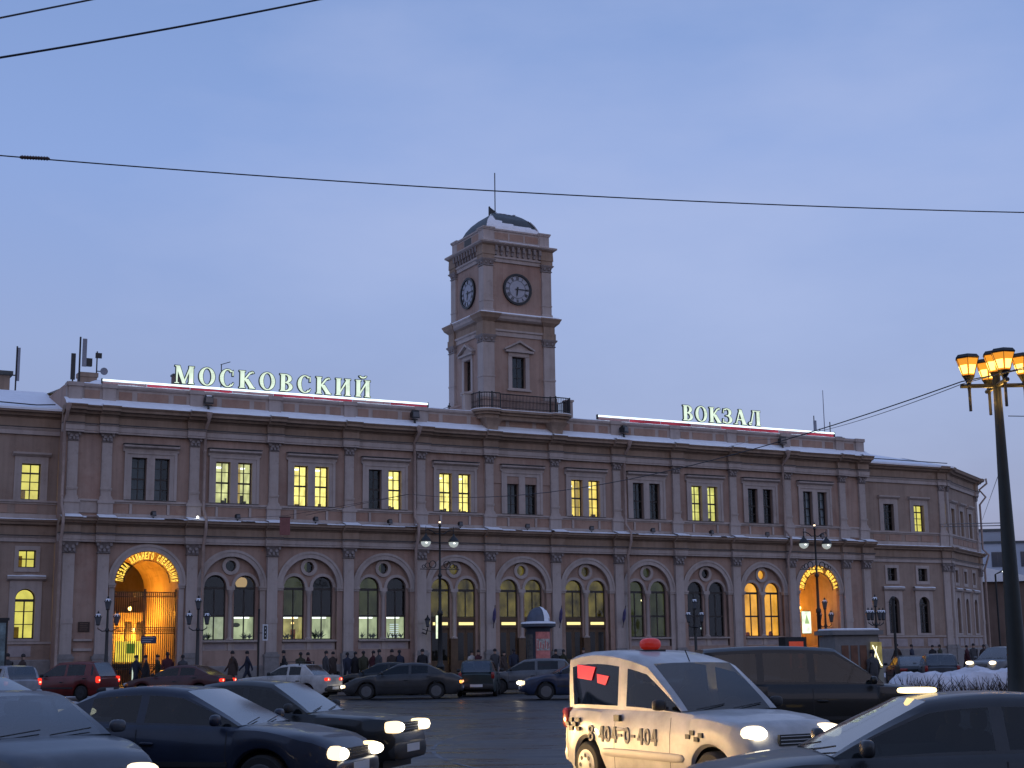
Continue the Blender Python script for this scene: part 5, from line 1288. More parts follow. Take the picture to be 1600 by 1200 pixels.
# far row, left to right
car(HATCH, 'hatchback_car', 'pale hatchback with red tail lights at the far left edge of the row', (-20.9, 61.5), 128, PB['silver'], None, E_TAIL)
car(dict(HATCH, H=1.62), 'hatchback_car', 'dark red tall hatchback with glowing brake lights before the left wing', (-19.3, 65.0), 158, PB['red'], None, E_TAIL)
car(SEDAN, 'sedan_car', 'dark maroon sedan with red tail lights in front of the glowing left archway', (-14.3, 64.0), 165, PB['maroon'], None, E_TAIL)
lada = car(BOXY, 'boxy_sedan', 'white boxy sedan with roof bars and red tail lights in the far row', (-9.3, 62.0), 158, PB['white'], None, E_TAIL, 'steel', lights='square')
for x in (-.15, -.75): MB().box(x - .02, x + .02, -.62, .62, 1.50, 1.53).box(x - .02, x + .02, -.60, -.56, 1.38, 1.50).box(x - .02, x + .02, .56, .60, 1.38, 1.50).build('roof_bar', IRON, lada)
car(SEDAN, 'sedan_car', 'black sedan half hidden behind the charcoal sedan near the middle of the far row', (-5.9, 66.5), 182, PB['black'], None, None)
car(dict(SEDAN, L=4.78, wb=2.8), 'sedan_car', 'charcoal sedan seen side on with alloy wheels in the far row', (-4.55, 61.0), 180, PB['charcoal'], E_HEAD, E_TAILO, 'alloy')
car(HATCH, 'hatchback_car', 'dark teal hatchback seen square from behind with a pale number plate', (-1.55, 64.0), 88, PB['green'], None, None)
car(HATCH, 'hatchback_car', 'grey hatchback behind the dark blue sedan beside the poster column', (.6, 67.0), 178, PB['grey'], None, None)
car(SEDAN, 'sedan_car', 'dark blue sedan with one lit headlight just left of the white taxi', (2.45, 58.0), 184, PB['blue'], E_HEAD, None, 'alloy')
car(SEDAN, 'sedan_car', 'black parked sedan just right of the lit kiosk', (18.35, 70.0), 84, PB['black'], None, None)
car(HATCH, 'hatchback_car', 'grey parked hatchback above the snowy hedge, left of the lit headlights', (19.0, 67.5), 80, PB['slate'], None, None)
car(dict(SUV, H=1.78, hl=(.03, .12)), 'suv_car', 'grey off-roader with two bright headlights behind the snowy hedge at right', (24.7, 76.0), 226, PB['grey'], E_HEADW, None, 'alloy')
# dark people carrier behind the taxi
car(SUV, 'suv_car', 'large black people carrier passing behind the white taxi', (5.35, 27.2), 0, PB['black'], None, None, 'alloy')
c2 = car(SEDAN, 'sedan_car', 'dark grey taxi sedan in the lower right foreground with a lit roof lamp', (3.5, 12.6), 180, PB['charcoal'], None, None, 'alloy', clear=True)
b = MB().superell((.10, -.15, 1.442), (.17, .05, .026), 4, 14, 8).build('roof_lamp', emat('roof_lamp_glow', (1, .75, .35), 3.0), c2, True, 60)

# white taxi van
TX = car(VAN, 'taxi_van', 'white taxi van with red roof beacon and checker stripes in the right foreground', (2.32, 19.6), -60, PB['white'], E_HEADW, None, 'cover', cat='taxi'); beams(TX, VAN, 120)
BE = mat('red_beacon', (.55, .03, .02), .25, .1, 6, emit=(1, .05, .02), estr=.12)
MB().superell((-.95, 0, 1.885), (.11, .15, .085), 2.6, 16, 10).build('roof_beacon', BE, TX, True, 60)
MB().box(-1.07, -.83, -.17, .17, 1.775, 1.812).build('beacon_base', TRIMB, TX)
MB().tube([(-.02, 0, 1.58), (-.16, 0, 1.80)], .008, 5).build('aerial', TRIMB, TX)
side = -.862
GREYL = mat('grey_lettering', (.09, .09, .10), .6, .1)
def digit(ch, h_):
    w_, b_ = h_ * .62, h_ * .17; mb = MB(); y0, y1 = -.004, .03
    if ch == '4': mb.box(w_ - b_ * 1.5, w_ - b_ * .5, y0, y1, 0, h_).box(0, w_, y0 - .0006, y1, h_ * .24, h_ * .24 + b_).exty([(0, h_ * .24), (b_ * 1.1, h_ * .24), (w_ - b_ * .5, h_), (w_ - b_ * 1.7, h_)], y0 - .0012, y1)
    elif ch == '-': mb.box(.05 * h_, w_ * .75, y0, y1, h_ * .40, h_ * .40 + b_)
    else:
        for cz, rz in (((.5, .5),) if ch == '0' else ((.27, .27), (.75, .25))):
            st = len(mb.v); mb.ring(0, 0, .55, 1.0, y0, y1, 0, 360, 20); mb.xform(Matrix.Translation((w_ / 2, 0, cz * h_)) @ Matrix.Diagonal((w_ / 2, 1, rz * h_, 1)), st)
    return mb.mesh('lettering', GREYL)
DG = {ch: digit(ch, .205) for ch in '480-'}
for k, ch in enumerate('8 404-0-404'):
    if ch != ' ': inst('lettering', DG[ch], TX, (-1.27 + k * .150 + (.05 if k == 0 else 0), side - .004, .625))
for k in range(4):
    for j in range(3):
        if (k + j) % 2 == 0 and j < 2: MB().box(.95 + k * .085, 1.03 + k * .085, side - .004, side + .03, .74 + j * .06 - k * .012, .795 + j * .06 - k * .012).build('checker_square', TRIMB, TX)
        if (k + j) % 2 == 1: MB().box(-1.78 + k * .085, -1.70 + k * .085, side - .004, side + .03, .74 + j * .06, .795 + j * .06).build('checker_square', TRIMB, TX)
MB().box(-.56, -.44, side - .03, side + .02, .90, .98).build('door_handle', TRIMB, TX)
REDG = mat('red_window_reflection', (.6, .03, .05), .4, .1, 5, emit=(1, .03, .06), estr=.45)  # red reflections in the side glass, put in as glowing red patches
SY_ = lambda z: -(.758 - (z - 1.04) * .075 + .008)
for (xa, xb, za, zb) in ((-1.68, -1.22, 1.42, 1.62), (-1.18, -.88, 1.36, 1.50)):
    MB().add([(xa, SY_(zb), zb), (xb, SY_(zb - .03), zb - .03), (xb - .08, SY_(za - .01), za - .01), (xa + .02, SY_(za + .02), za + .02)], [(0, 1, 2, 3)]).build('red_reflection', REDG, TX)

# ------------------------------------------------------------------ street lamps
GLOBE = mat('milky_globe', (.55, .56, .58), .15, .05, 6, emit=(.9, 1.0, .92), estr=.35)
E_LAMPW = emat('lamp_white_glow', (.92, 1.0, .88), 3.0)
def two_arm_lamp(loc, label):
    t = thing('street_lamp', label, 'street lamp', loc, FA, 'tall two-armed street lamps')
    MB().lathe([(.30, 0), (.30, .25), (.24, .3), (.22, .9), (.26, .95), (.16, 1.1), (.13, 1.3), (.11, 3.6), (.15, 3.65), (.15, 3.8), (.085, 3.9), (.07, 5.6), (.13, 5.7), (.06, 5.85), (.05, 8.3), (.09, 8.35), (.03, 8.5), (.05, 8.6), (.005, 8.75)], 0, 0, 0, 14).build('post', IRON, t, True, 40)
    MB().box(-1.15, 1.15, -.02, .02, 6.02, 6.06).build('cross_bar', IRON, t)
    for s in (-1, 1):
        MB().tube([(0, 0, 7.95), (s * .25, 0, 7.93), (s * .45, 0, 8.08), (s * .7, 0, 8.16), (s * .82, 0, 8.12), (s * .82, 0, 7.85)], .03, 6).build('arm', IRON, t)
        MB().ring(s * .42, 6.30, .17, .21, -.02, .02, 0, 360, 14).ring(s * .72, 6.24, .12, .15, -.02, .02, 0, 360, 12).ring(s * .95, 6.18, .07, .1, -.02, .02, 0, 360, 10).build('scroll', IRON, t)
        MB().tube([(s * .82, 0, 8.1), (s * .82, 0, 8.35)], [.035, .006], 6).build('finial', IRON, t)
        h = MB().lathe([(.04, .42), (.08, .30), (.22, .16), (.30, .02), (.30, -.02), (.27, -.02)], s * .82, 0, 7.52, 16).build('lamp_hood', IRON, t, True, 40)
        MB().lathe([(.265, -.02), (.25, -.14), (.17, -.25), (.06, -.30), (.002, -.31)], s * .82, 0, 7.52, 16).build('globe', GLOBE, h, True, 60)
        MB().superell((s * .82 - .05, -.2, 7.43), (.09, .06, .055), 2, 10, 6).build('bulb', E_LAMPW, h, True, 60)
    MB().superell((0, 0, 8.56), (.06, .06, .06), 2, 10, 6).build('tip_light', emat('tip_bulb', (1, .75, .5), 2.5), t, True, 60)
    return t
def fdist(px, Y): return Vector(((px - 800) / FPX * Y, Y, .15))
two_arm_lamp(fdist(684.5, 79), 'tall black two-armed street lamp before the first door arch')
two_arm_lamp(fdist(1269, 84), 'tall black two-armed street lamp before the right archway')
def lantern(root, x, z, y=0.0, s=1.0, lit=False, snow=True):
    b = MB().lathe([(.05, 0), (.10, .03), (.11, .06)], x, y, z, 6).build('lantern', IRON, root)
    MB().lathe([(.095 * s, .06), (.17 * s, .42)], x, y, z, 6).build('lantern_glass', mat('lantern_glass', (.10, .105, .115), .2, .1, 6), b)
    MB().lathe([(.19 * s, .42), (.20 * s, .45), (.10 * s, .56), (.05, .60), (.05, .66), (.005, .74)], x, y, z, 6).build('lantern_roof', IRON, b)
    if snow: MB().lathe([(.19 * s, .452), (.14 * s, .50), (.11 * s, .57), (.05, .59)], x, y, z, 8).build('snow_cap', SNOW, b, True, 60)
def candelabra(loc, label, n=3):
    t = thing('lantern_post', label, 'lamp post', loc, FA, 'black lantern posts along the pavement')
    MB().lathe([(.28, 0), (.28, .2), (.20, .25), (.16, .8), (.2, .85), (.09, 1.0), (.075, 2.9), (.12, 2.95), (.06, 3.1), (.05, 3.95)], 0, 0, 0, 12).build('post', IRON, t, True, 40)
    sp = .46
    for s in ((-1, 1) if n == 3 else (-1.2, -.6, .6, 1.2)):
        MB().tube([(0, 0, 2.95), (s * .25, 0, 2.92), (s * sp, 0, 3.05), (s * sp, 0, 3.2)], .03, 6).build('arm', IRON, t)
        lantern(t, s * sp, 3.2)
    lantern(t, 0, 3.95)
for px, Y, lab, n in ((171, 74.5, 'black three-lantern post left of the glowing archway gate', 3), (311, 75.5, 'black three-lantern post between the left archway and the first arched windows', 3), (1078, 86, 'black three-lantern post just above the taxi beacon', 3), (1279, 90, 'black three-lantern post partly behind the tall lamp at the right archway', 3), (1357, 86, 'black five-lantern post rising behind the lit kiosk', 5)):
    candelabra(fdist(px, Y), lab, n)
wl = thing('wall_lantern', 'single black lantern on an iron bracket beside the first door arch', 'lantern', FM @ Vector((PS[5] + .05, -.95, 2.75)), FA)
MB().tube([(0, .7, .1), (0, .2, .0), (0, 0, .35)], .035, 6).tube([(-.3, .1, .3), (0, 0, .2), (.5, .2, .15)], .025, 6).build('bracket', IRON, wl)
lantern(wl, 0, .4, snow=False)
vs_ = thing('lit_column_sign', 'narrow upright white lit sign beside the first door arch', 'sign', FM @ Vector((PS[5] + .95, -.55, 2.5)), FA)
MB().box(-.14, .14, -.07, .07, 0, 1.35).build('light_box', emat('white_light_box', (.85, 1.0, .72), 1.2, .3, 3), vs_); MB().box(-.17, .17, .072, .1, -.05, 1.4).box(-.03, .03, .1, .5, .6, .66).build('bracket', IRON, vs_)

# big five-lantern lamp at right
BLX = Vector((9.70, 29.0, 0))
BL = thing('lantern_street_lamp', 'tall dark street lamp with lit amber lanterns at the right edge', 'street lamp', BLX)
MB().lathe([(.32, 0), (.32, .5), (.25, .6), (.19, 1.2), (.175, 1.6), (.08, 6.7), (.075, 7.1), (.085, 7.15)], 0, 0, 0, 18).build('post', mat('dark_green_iron', (.012, .016, .014), .5, .2, 6), BL, True, 40)
AMB = bpy.data.materials.new('amber_lantern_glass'); AMB.use_nodes = True
nt = AMB.node_tree; bb = nt.nodes['Principled BSDF']; bb.inputs['Base Color'].default_value = (.5, .2, .03, 1); bb.inputs['Roughness'].default_value = .3
bb.inputs['Emission Color'].default_value = (1, .36, .03, 1); bb.inputs['Emission Strength'].default_value = .85
E_FLAME = emat('sodium_burner', (1, .66, .14), 3.4)
def big_lantern(root, x, y, z):
    b = MB().lathe([(.03, -.32), (.05, -.14), (.12, -.02), (.13, 0)], x, y, z, 8).build('lantern', IRON, root)
    for k in range(6):
        a0, a1 = 2 * math.pi * k / 6 + .26, 2 * math.pi * (k + 1) / 6 + .26
        P = lambda a, r_, h: (x + r_ * math.cos(a), y + r_ * math.sin(a), z + h)
        MB().add([P(a0, .125, .01), P(a1, .125, .01), P(a1, .235, .33), P(a0, .235, .33)], [(0, 1, 2, 3)]).build('lantern_pane', AMB, b)
        MB().tube([P(a0, .13, 0), P(a0, .24, .34)], .006, 5).build('lantern_rib', IRON, b)
        u0, u1 = a0 + .12, a1 - .12
        MB().add([P(u0, .131, .03), P(u1, .131, .03), P(u1, .188, .20), P(u0, .188, .20)], [(0, 1, 2, 3)]).build('lit_glow', E_FLAME, b)
    MB().lathe([(.25, .335), (.26, .36), (.21, .42), (.10, .44), (.01, .45)], x, y, z, 6, a0=.26).build('lantern_roof', IRON, b)
    l = bpy.data.objects.new('lantern_light', bpy.data.lights.new('lantern_light', 'POINT')); C.objects.link(l); l.parent = b
    l.data.energy = 14; l.data.color = (1, .55, .12); l.data.shadow_soft_size = .12; l.location = (x, y, z - .42)
big_lantern(BL, 0, 0, 7.2)
for a in (178, 268, 358, 88):
    dx, dy = math.cos(R(a)), math.sin(R(a))
    MB().tube([(0, 0, 6.93), (dx * .72, dy * .72, 6.93)], .045, 6).build('arm', IRON, BL)
    MB().tube([(dx * .55, dy * .55, 6.98), (dx * .55, dy * .55, 6.42)], .03, 6).build('drop_rod', IRON, BL)
    big_lantern(BL, dx * .55, dy * .55, 7.14)
# ------------------------------------------------------------------ overhead wires
def sagwire(name, p, q, sag, r_, label, n=24, ext=None):
    p, q = Vector(p), Vector(q); d = q - p; pts = []
    for i in range(-2 * n // 4, n + n // 2 + 1):
        t = i / n; v = p + d * t; v.z -= sag * 4 * t * (1 - t) if 0 <= t <= 1 else 0; pts.append(v)
    if ext: pts = [p - d * ext] + pts + [q + d * ext]
    return tag(MB().tube(pts, r_, 6).build(name, WIRE), label, 'wire')
WIRE = mat('wire_black', (.012, .013, .02), .5, 0)
def PXY(x, y, Y):
    v = fw + rt * ((x - 800) / FPX) - up * ((y - 600) / FPX)
    return EYE + v * (Y / v.y)
lw_ = sagwire('overhead_wire', PXY(0, 243, 19), PXY(1600, 332, 22), .12, .009, 'long black overhead wire crossing the whole sky past the tower mast', ext=1.5)
a_, b_ = PXY(30, 245.5, 19.05), PXY(78, 248, 19.15)
ins = thing('wire_insulator', 'coiled brown tension insulator on the long wire at far left', 'insulator', a_)
dv = b_ - a_
MB().tube([dv * .0, dv * .05, dv * .95, dv], [.008, .022, .022, .008], 10).build('core', mat('insulator_brown', (.09, .05, .04), .4, .2, 8), ins)
for k in range(10): MB().tube([dv * (.08 + k * .09), dv * (.115 + k * .09)],   .029, 10).build('rib', mat('insulator_brown', (.09, .05, .04), .4, .2, 8), ins)
sagwire('overhead_wire', PXY(0, 28, 14), PXY(140, 0, 15), 0, .011, 'short black wire cutting the very top left corner', ext=16)
sagwire('overhead_wire', PXY(0, 90, 14), PXY(495, 0, 16), .02, .012, 'black wire sloping up across the top left of the sky', ext=5)
sagwire('overhead_wire', BLX + Vector((-.7, 0, 7.02)), PXY(640, 772, 62), .9, .012, 'thin sagging wire from the right lantern lamp across the station front')
sagwire('overhead_wire', BLX + Vector((-.7, 0, 6.97)), PXY(1180, 687, 70), .3, .008, 'fainter second wire from the right lantern lamp towards the station roof')
for k, (y0, y1, lab) in enumerate(((823, 821, 'upper of the wire pair beside the right end of the station'), (819, 817, 'lower of the wire pair beside the right end of the station'))):
    p, q = PXY(1470, y0, 45), PXY(1570, y1, 30.0); d = q - p
    tag(MB().tube([p - d * .02, p + d * .3, p + d * .7, p + d * 1.0], .011, 6).build('overhead_wire', WIRE), lab, 'wire')
p, q = PXY(1576, 650, 29), PXY(1640, 651, 33)
tag(MB().tube([p, q, q + (q - p) * 4], .010, 6).build('overhead_wire', WIRE), 'short wire running right from the dark lamp post near its top', 'wire')
p, q = PXY(1566, 725, 29.2), PXY(1535, 812, 60)
tag(MB().tube([p, q], .007, 6).build('overhead_wire', WIRE), 'faint stay wire slanting down left from the dark lamp post', 'wire')
bn = thing('hanging_sign', 'small pinkish red rectangular sign hung below the wire before the station', 'sign', PXY(445, 836, 61))
MB().box(-.21, .21, -.03, .03, 0, .72).build('sign_plate', mat('faded_red', (.25, .10, .09), .8, .2, 3), bn); MB().tube([(-.25, 0, .74), (.25, 0, .74)], .02, 6).build('hanger', IRON, bn)
tag(MB().tube([PXY(300, 812, 66), PXY(445, 806, 61), PXY(640, 772, 62)], .008, 5).build('overhead_wire', WIRE), 'thin wire carrying the small red hanging sign', 'wire')

# ------------------------------------------------------------------ poster column, kiosk, boards
pc = thing('poster_column', 'round poster column with snowy dome and red posters in front of the doors', 'poster column', fdist(836, 74))
CB = mat('column_blue', (.045, .055, .075), .5, .15, 5)
MB().lathe([(.66, 0), (.66, .4), (.60, .45), (.60, 2.75), (.64, 2.8)], 0, 0, 0, 28).build('drum', CB, pc, True, 40)
MB().lathe([(.66, 2.8), (.86, 2.88), (.86, 3.02), (.80, 3.06)], 0, 0, 0, 28).build('eave', CB, pc, True, 40)
MB().lathe([(.58, 3.05), (.58, 3.12), (.54, 3.40), (.40, 3.66), (.2, 3.80), (.002, 3.84)], 0, 0, 0, 24).build('dome', mat('dome_blue', (.07, .085, .12), .5, .2, 4), pc, True, 60)
MB().lathe([(.87, 3.02), (.84, 3.10), (.60, 3.13), (.59, 3.05)], 0, 0, 0, 28).build('snow', SNOW, pc, True, 60)
sn = MB()
for i in range(18):
    for j in range(8):
        def q_(a, b): 
            an, el_ = R(-60 + 150 * a / 18), b / 8
            r_, z_ = [(.585, 3.14), (.57, 3.28), (.545, 3.42), (.48, 3.56), (.41, 3.68), (.30, 3.77), (.2, 3.83), (.1, 3.86), (.003, 3.87)][b]
            return (r_ * math.cos(an), r_ * math.sin(an), z_)
        if mnoise.noise(Vector((i * .3, j * .4, 9))) + j * .16 + (abs(i - 6) < 5) * .1 > .62 or i < 4: sn.add([q_(i, j), q_(i + 1, j), q_(i + 1, j + 1), q_(i, j + 1)], [(0, 1, 2, 3)])
sn.build('snow', SNOW, pc, True, 180)
def curved(r_, a0, a1, z0, z1, m, root, name='poster', n=8):
    vs = [(r_ * math.cos(R(a0 + (a1 - a0) * i / n)), r_ * math.sin(R(a0 + (a1 - a0) * i / n)), z) for i in range(n + 1) for z in (z0, z1)]
    return MB().add(vs, [(2 * i, 2 * i + 2, 2 * i + 3, 2 * i + 1) for i in range(n)]).build(name, m, root, True, 60)
PR = mat('red_poster', (.36, .13, .13), .5, .5, 4, emit=(1, .3, .28), estr=.04); PW = mat('pale_poster', (.40, .39, .36), .5, .6, 7)
pb = curved(.606, -104, -20, .5, 2.62, PR, pc)
curved(.609, -100, -24, 1.72, 2.28, PW, pb, 'poster_print'); curved(.609, -98, -26, 1.10, 1.30, PW, pb, 'poster_print'); curved(.609, -104, -20, .5, .95, PW, pb, 'poster_print')
for k in range(6): curved(.612, -96 + k * 12, -90 + k * 12, 1.78 + .05 * (k % 2), 2.2 - .08 * (k % 3), PR, pb, 'poster_print', 2)
curved(.606, -165, -118, .6, 2.5, mat('dark_poster', (.07, .065, .06), .5, .6, 6), pc)

kx = thing('kiosk', 'grey street kiosk with a snowy flat roof and a lit yellowish panel', 'kiosk', fdist(1318, 58) - Vector((0, 0, .15)), R(14))
KM = mat('kiosk_grey', (.20, .19, .185), .6, .15, 4)
MB().box(-.95, .85, -.5, .9, 0, 2.30).build('kiosk_wall', KM, kx); MB().box(-1.1, 1.02, -.65, 1.0, 2.30, 2.46).build('kiosk_roof', KM, kx)
MB().superell((-.04, .17, 2.49), (1.08, .82, .06), 5, 20, 6).build('snow', SNOW, kx, True, 180)
lp_ = MB().box(.50, .93, -.62, -.55, 1.05, 2.02).build('lit_panel', emat('lit_kiosk_panel', (.58, .50, .20), .42, .4, 3), kx)
MB().tube([(.54, -.63, 1.9), (.64, -.63, 1.72), (.72, -.63, 1.5), (.84, -.63, 1.2), (.9, -.63, 1.12)], .022, 6).tube([(.6, -.63, 1.12), (.62, -.63, 1.5), (.72, -.63, 1.86)], .012, 6).build('neon_line', emat('neon_cream', (1, .95, .6), 2.2), lp_)
for k in range(3): MB().box(-.7 + k * .38, -.42 + k * .38, -.53, -.501, 1.0, 1.9).build('poster', mat('brown_poster', (.16, .07, .04), .6, .3, 4), kx)
MB().box(.42, 1.0, -.545, -.505, .1, 1.0).build('counter_panel', mat('kiosk_cream', (.30, .29, .24), .6), kx)
rb = thing('red_poster_box', 'low dark cabinet with a glowing red front left of the right archway', 'cabinet', fdist(1232, 84), FA)
MB().box(-.75, .75, 0, .6, 0, 2.3).build('cabinet', TRIMB, rb); MB().box(-.5, .5, -.03, -.001, .6, 2.05).build('red_panel', mat('red_panel', (.4, .06, .03), .5, .2, 3, emit=(1, .12, .05), estr=.22), rb)
bb_ = thing('advert_panel', 'tall dark advertising panel cut off by the left edge', 'advert panel', fdist(2, 66), R(10))
MB().box(-.42, .42, -.08, .08, .7, 3.3).box(-.12, .12, -.06, .06, 0, .7).box(-.47, .47, -.1, .1, 3.3, 3.42).build('panel_case', TRIMB, bb_); MB().box(-.36, .36, -.10, -.082, .85, 3.2).build('advert', mat('advert_print', (.16, .22, .23), .4, .6, 3), bb_)
tp = thing('sign_post', 'thin post with a narrow white-framed black upright sign before the second arch', 'sign post', FM @ Vector((-18.34, -4.2, 0)), FA)
MB().tube([(0, 0, 0), (0, 0, 4.1)], .06, 8).build('post', IRON, tp); s_ = MB().box(.20, .50, -.05, -.01, 2.42, 3.28).build('sign_plate', PLATE, tp); MB().box(.27, .43, -.058, -.051, 2.50, 3.20).build('sign_face', TRIMB, s_); MB().box(.0, .3, -.02, .02, 2.8, 2.84).build('bracket', IRON, tp)
for k in range(3): MB().box(.33, .37, -.062, -.0585, 2.62 + k * .2, 2.70 + k * .2).build('sign_mark', PLATE, s_)
sp2 = thing('thin_post', 'bare thin dark post standing right of the lit kiosk', 'post', fdist(1385, 74) - Vector((0, 0, .15)))
MB().tube([(0, 0, 0), (0, 0, 4.2)], .07, 8).build('post', IRON, sp2); MB().superell((0, 0, 4.2), (.1, .1, .12), 2.5, 10, 6).build('cap', IRON, sp2)

# ------------------------------------------------------------------ snowy hedge and flower bed on the right
HSNOW = mat('old_grey_snow', (.60, .61, .66), .85, .22, 3.0, .6, bscale=14)
HG = thing('snowy_hedge', 'low twiggy hedge heaped with snow at the right edge', 'hedge', (8.2, 33.0, 0), R(-4))
vs = []; fs = []; nx, ny = 150, 14
for i in range(nx + 1):
    x = i * .085
    for j in range(ny + 1):
        y = -.55 + j * .13
        e_ = min(1, x / .35) ** .5 * min(1, (j + .35) / 2.4) ** .6
        h_ = .92 + .24 * mnoise.noise(Vector((x * 1.1, y * 1.1, 3))) + .09 * mnoise.noise(Vector((x * 2.6, y * 2.6, 7))) + .05 * min(3, x) + .05 * mnoise.noise(Vector((x * 9, y * 9, 2)))
        vs.append((x, y, .52 + (h_ - .3) * e_))
for i in range(nx):
    for j in range(ny): fs.append((i * (ny + 1) + j, (i + 1) * (ny + 1) + j, (i + 1) * (ny + 1) + j + 1, i * (ny + 1) + j + 1))
MB().add(vs, fs).build('snow', HSNOW, HG, True, 180)
MB().add([(-.4, -1.5, .25), (14, -1.5, .25), (14, -.55, .68), (0, -.5, .68), (14, -1.5, 0), (-.4, -1.5, 0)], [(0, 1, 2, 3), (5, 4, 1, 0)]).build('snow_bank', HSNOW, HG, True, 180)
tw = MB(); random.seed(11)
TWIG = mat('bare_twig', (.045, .035, .03), .9, .3, 8)
for k in range(3200):
    x = random.uniform(.05, 12.6)
    if mnoise.noise(Vector((x * 1.3, 1, 4))) < random.uniform(-.75, .3): continue
    y = random.uniform(-1.05, -.50); z0 = random.uniform(.38, .66); ln = random.uniform(.25, .62); a = random.gauss(.1, .45)
    tw.tube([(x, y - .1, z0), (x + a * ln * .5, y - .06, z0 + ln * .5), (x + a * ln, y + .02, z0 + ln)], [.012, .009, .003], 3, False)
tag(tw.build('twigs', TWIG, HG), kind='stuff')

# ------------------------------------------------------------------ people on the pavement
random.seed(5)
COATS = [mat('grey_coat', (.06, .06, .065), .9, .2, 5), mat('wine_coat', (.06, .014, .02), .9, .2, 5), mat('olive_coat', (.04, .04, .022), .9, .2, 5), mat('dark_coat', (.018, .018, .022), .9, .2, 5), mat('navy_coat', (.02, .025, .045), .9, .2, 5), mat('brown_coat', (.05, .035, .03), .9, .2, 5)]
SKIN = mat('skin', (.38, .24, .18), .6, .05)
HAT = mat('knit_hat', (.03, .028, .03), .95, .2, 9)
PALECOAT = mat('pale_jacket', (.42, .40, .38), .9, .15, 5)
def person_mesh(pose):
    j = {}
    sw = {'stand': 0, 'walk': .26, 'stride': .36}[pose]
    V = [('pel', (0, 0, .93), .15), ('sp', (0.0, 0, 1.15), .155), ('ch', (.01, 0, 1.36), .175), ('nk', (.015, 0, 1.50), .065), ('h0', (.025, 0, 1.58), .085), ('h1', (.03, 0, 1.68), .092), ('h2', (.03, 0, 1.75), .06)]
    E_ = [(0, 1), (1, 2), (2, 3), (3, 4), (4, 5), (5, 6)]
    def chain(root, pts):
        k = root
        for p, r_ in pts:
            V.append((None, p, r_)); E_.append((k, len(V) - 1)); k = len(V) - 1
    for s in (-1, 1):
        f_ = sw * s
        chain(0, [((0, s * .10, .86), .115), ((f_ * .5, s * .10, .48), .075), ((f_ * .9 - (.1 if f_ < 0 else 0), s * .10, .09), .05), ((f_ * .9 + .12, s * .105, .045), .045)])
        g = -f_ * .8
        chain(2, [((0, s * .21, 1.38), .075), ((g * .4 - .02, s * .26, 1.12), .06), ((g + .06, s * .25, .88), .045), ((g + .1, s * .245, .79), .042)])
    me = bpy.data.meshes.new('person'); me.from_pydata([v[1] for v in V], E_, [])
    o = bpy.data.objects.new('p', me); C.objects.link(o)
    mo = o.modifiers.new('s', 'SKIN'); mo.use_smooth_shade = True
    for k, v in enumerate(V): me.skin_vertices[0].data[k].radius = (v[2], v[2] * (1.25 if k in (1, 2) else 1)); me.skin_vertices[0].data[k].use_root = (k == 0)
    sb = o.modifiers.new('u', 'SUBSURF'); sb.levels = 1; sb.render_levels = 1
    bpy.context.view_layer.update()
    out = bpy.data.meshes.new_from_object(o.evaluated_get(bpy.context.evaluated_depsgraph_get())); out.name = 'person'
    bpy.data.objects.remove(o); return out
BASE = {p: person_mesh(p) for p in ('stand', 'walk', 'stride')}
PM = {}
def person_data(pose, coat):
    k = (pose, coat.name)
    if k not in PM:
        me = BASE[pose].copy(); me.materials.clear()
        for m_ in (coat, SKIN, TRIMB): me.materials.append(m_)
        for p in me.polygons:
            z = p.center.z; p.material_index = 1 if z > 1.53 and p.center.x > -.03 else 2 if z < .5 else 0; p.use_smooth = True
        PM[k] = me
    return PM[k]
HATM = MB().lathe([(.088, 1.66), (.104, 1.68), (.104, 1.74), (.075, 1.80), (.01, 1.825)], .025, 0, 0, 12).mesh('hat', HAT, True, 60)
SKIRT = {c.name: MB().lathe([(.20, 1.18), (.225, .9), (.25, .62), (.24, .60)], 0, 0, 0, 14).mesh('coat_skirt', c, True, 60) for c in COATS + [PALECOAT]}
BAG = MB().superell((.02, .33, .55), (.16, .07, .17), 4, 12, 8).mesh('bag', TRIMB, True, 60)
WHERE = [(12, 'at the far left by the advertising panel'), (36, 'below the arched lit window of the left wing'), (213, 'left of the gate under the glowing archway'), (229, 'before the middle of the iron gate'), (247, 'right of the iron gate middle'), (262, 'at the right leaf of the iron gate'), (286, 'beside the right pier of the glowing archway'), (364, 'under the first lit office window, left of two'), (387, 'under the first lit office window, right of two'), (444, 'under the second arched pair, leftmost'), (470, 'under the left office window of the second pair'), (482, 'under the gap of the second pair'), (509, 'under the right office window of the second pair, tallest'), (520, 'at the right edge of the second pair'), (543, 'at the pilaster left of the third pair'), (555, 'under the left edge of the third pair'), (568, 'under the left office window of the third pair'), (583, 'under the middle of the third pair'), (592, 'just right of the third pair middle'), (612, 'under the right office window of the third pair'), (624, 'at the right edge of the third pair'), (660, 'at the pilaster by the lit upright sign'), (737, 'at the right edge of the first door arch'), (747, 'at the pilaster right of the first door'), (773, 'at the left of the second door arch'), (787, 'before the second door, left one'), (803, 'before the second door beside the poster column'), (868, 'just right of the poster column'), (880, 'before the left leaf of the third door'), (912, 'before the right leaf of the third door'), (1349, 'standing left beside the lit kiosk panel'), (1402, 'under the first arched window of the right wing'), (1425, 'between the arched windows of the right wing'), (1457, 'right of the last arched window of the right wing, left one'), (1469, 'at the corner pilaster of the right wing'), (1511, 'before the end block, left of three'), (1521, 'before the end block, middle of three'), (1537, 'before the end block, right of three')]
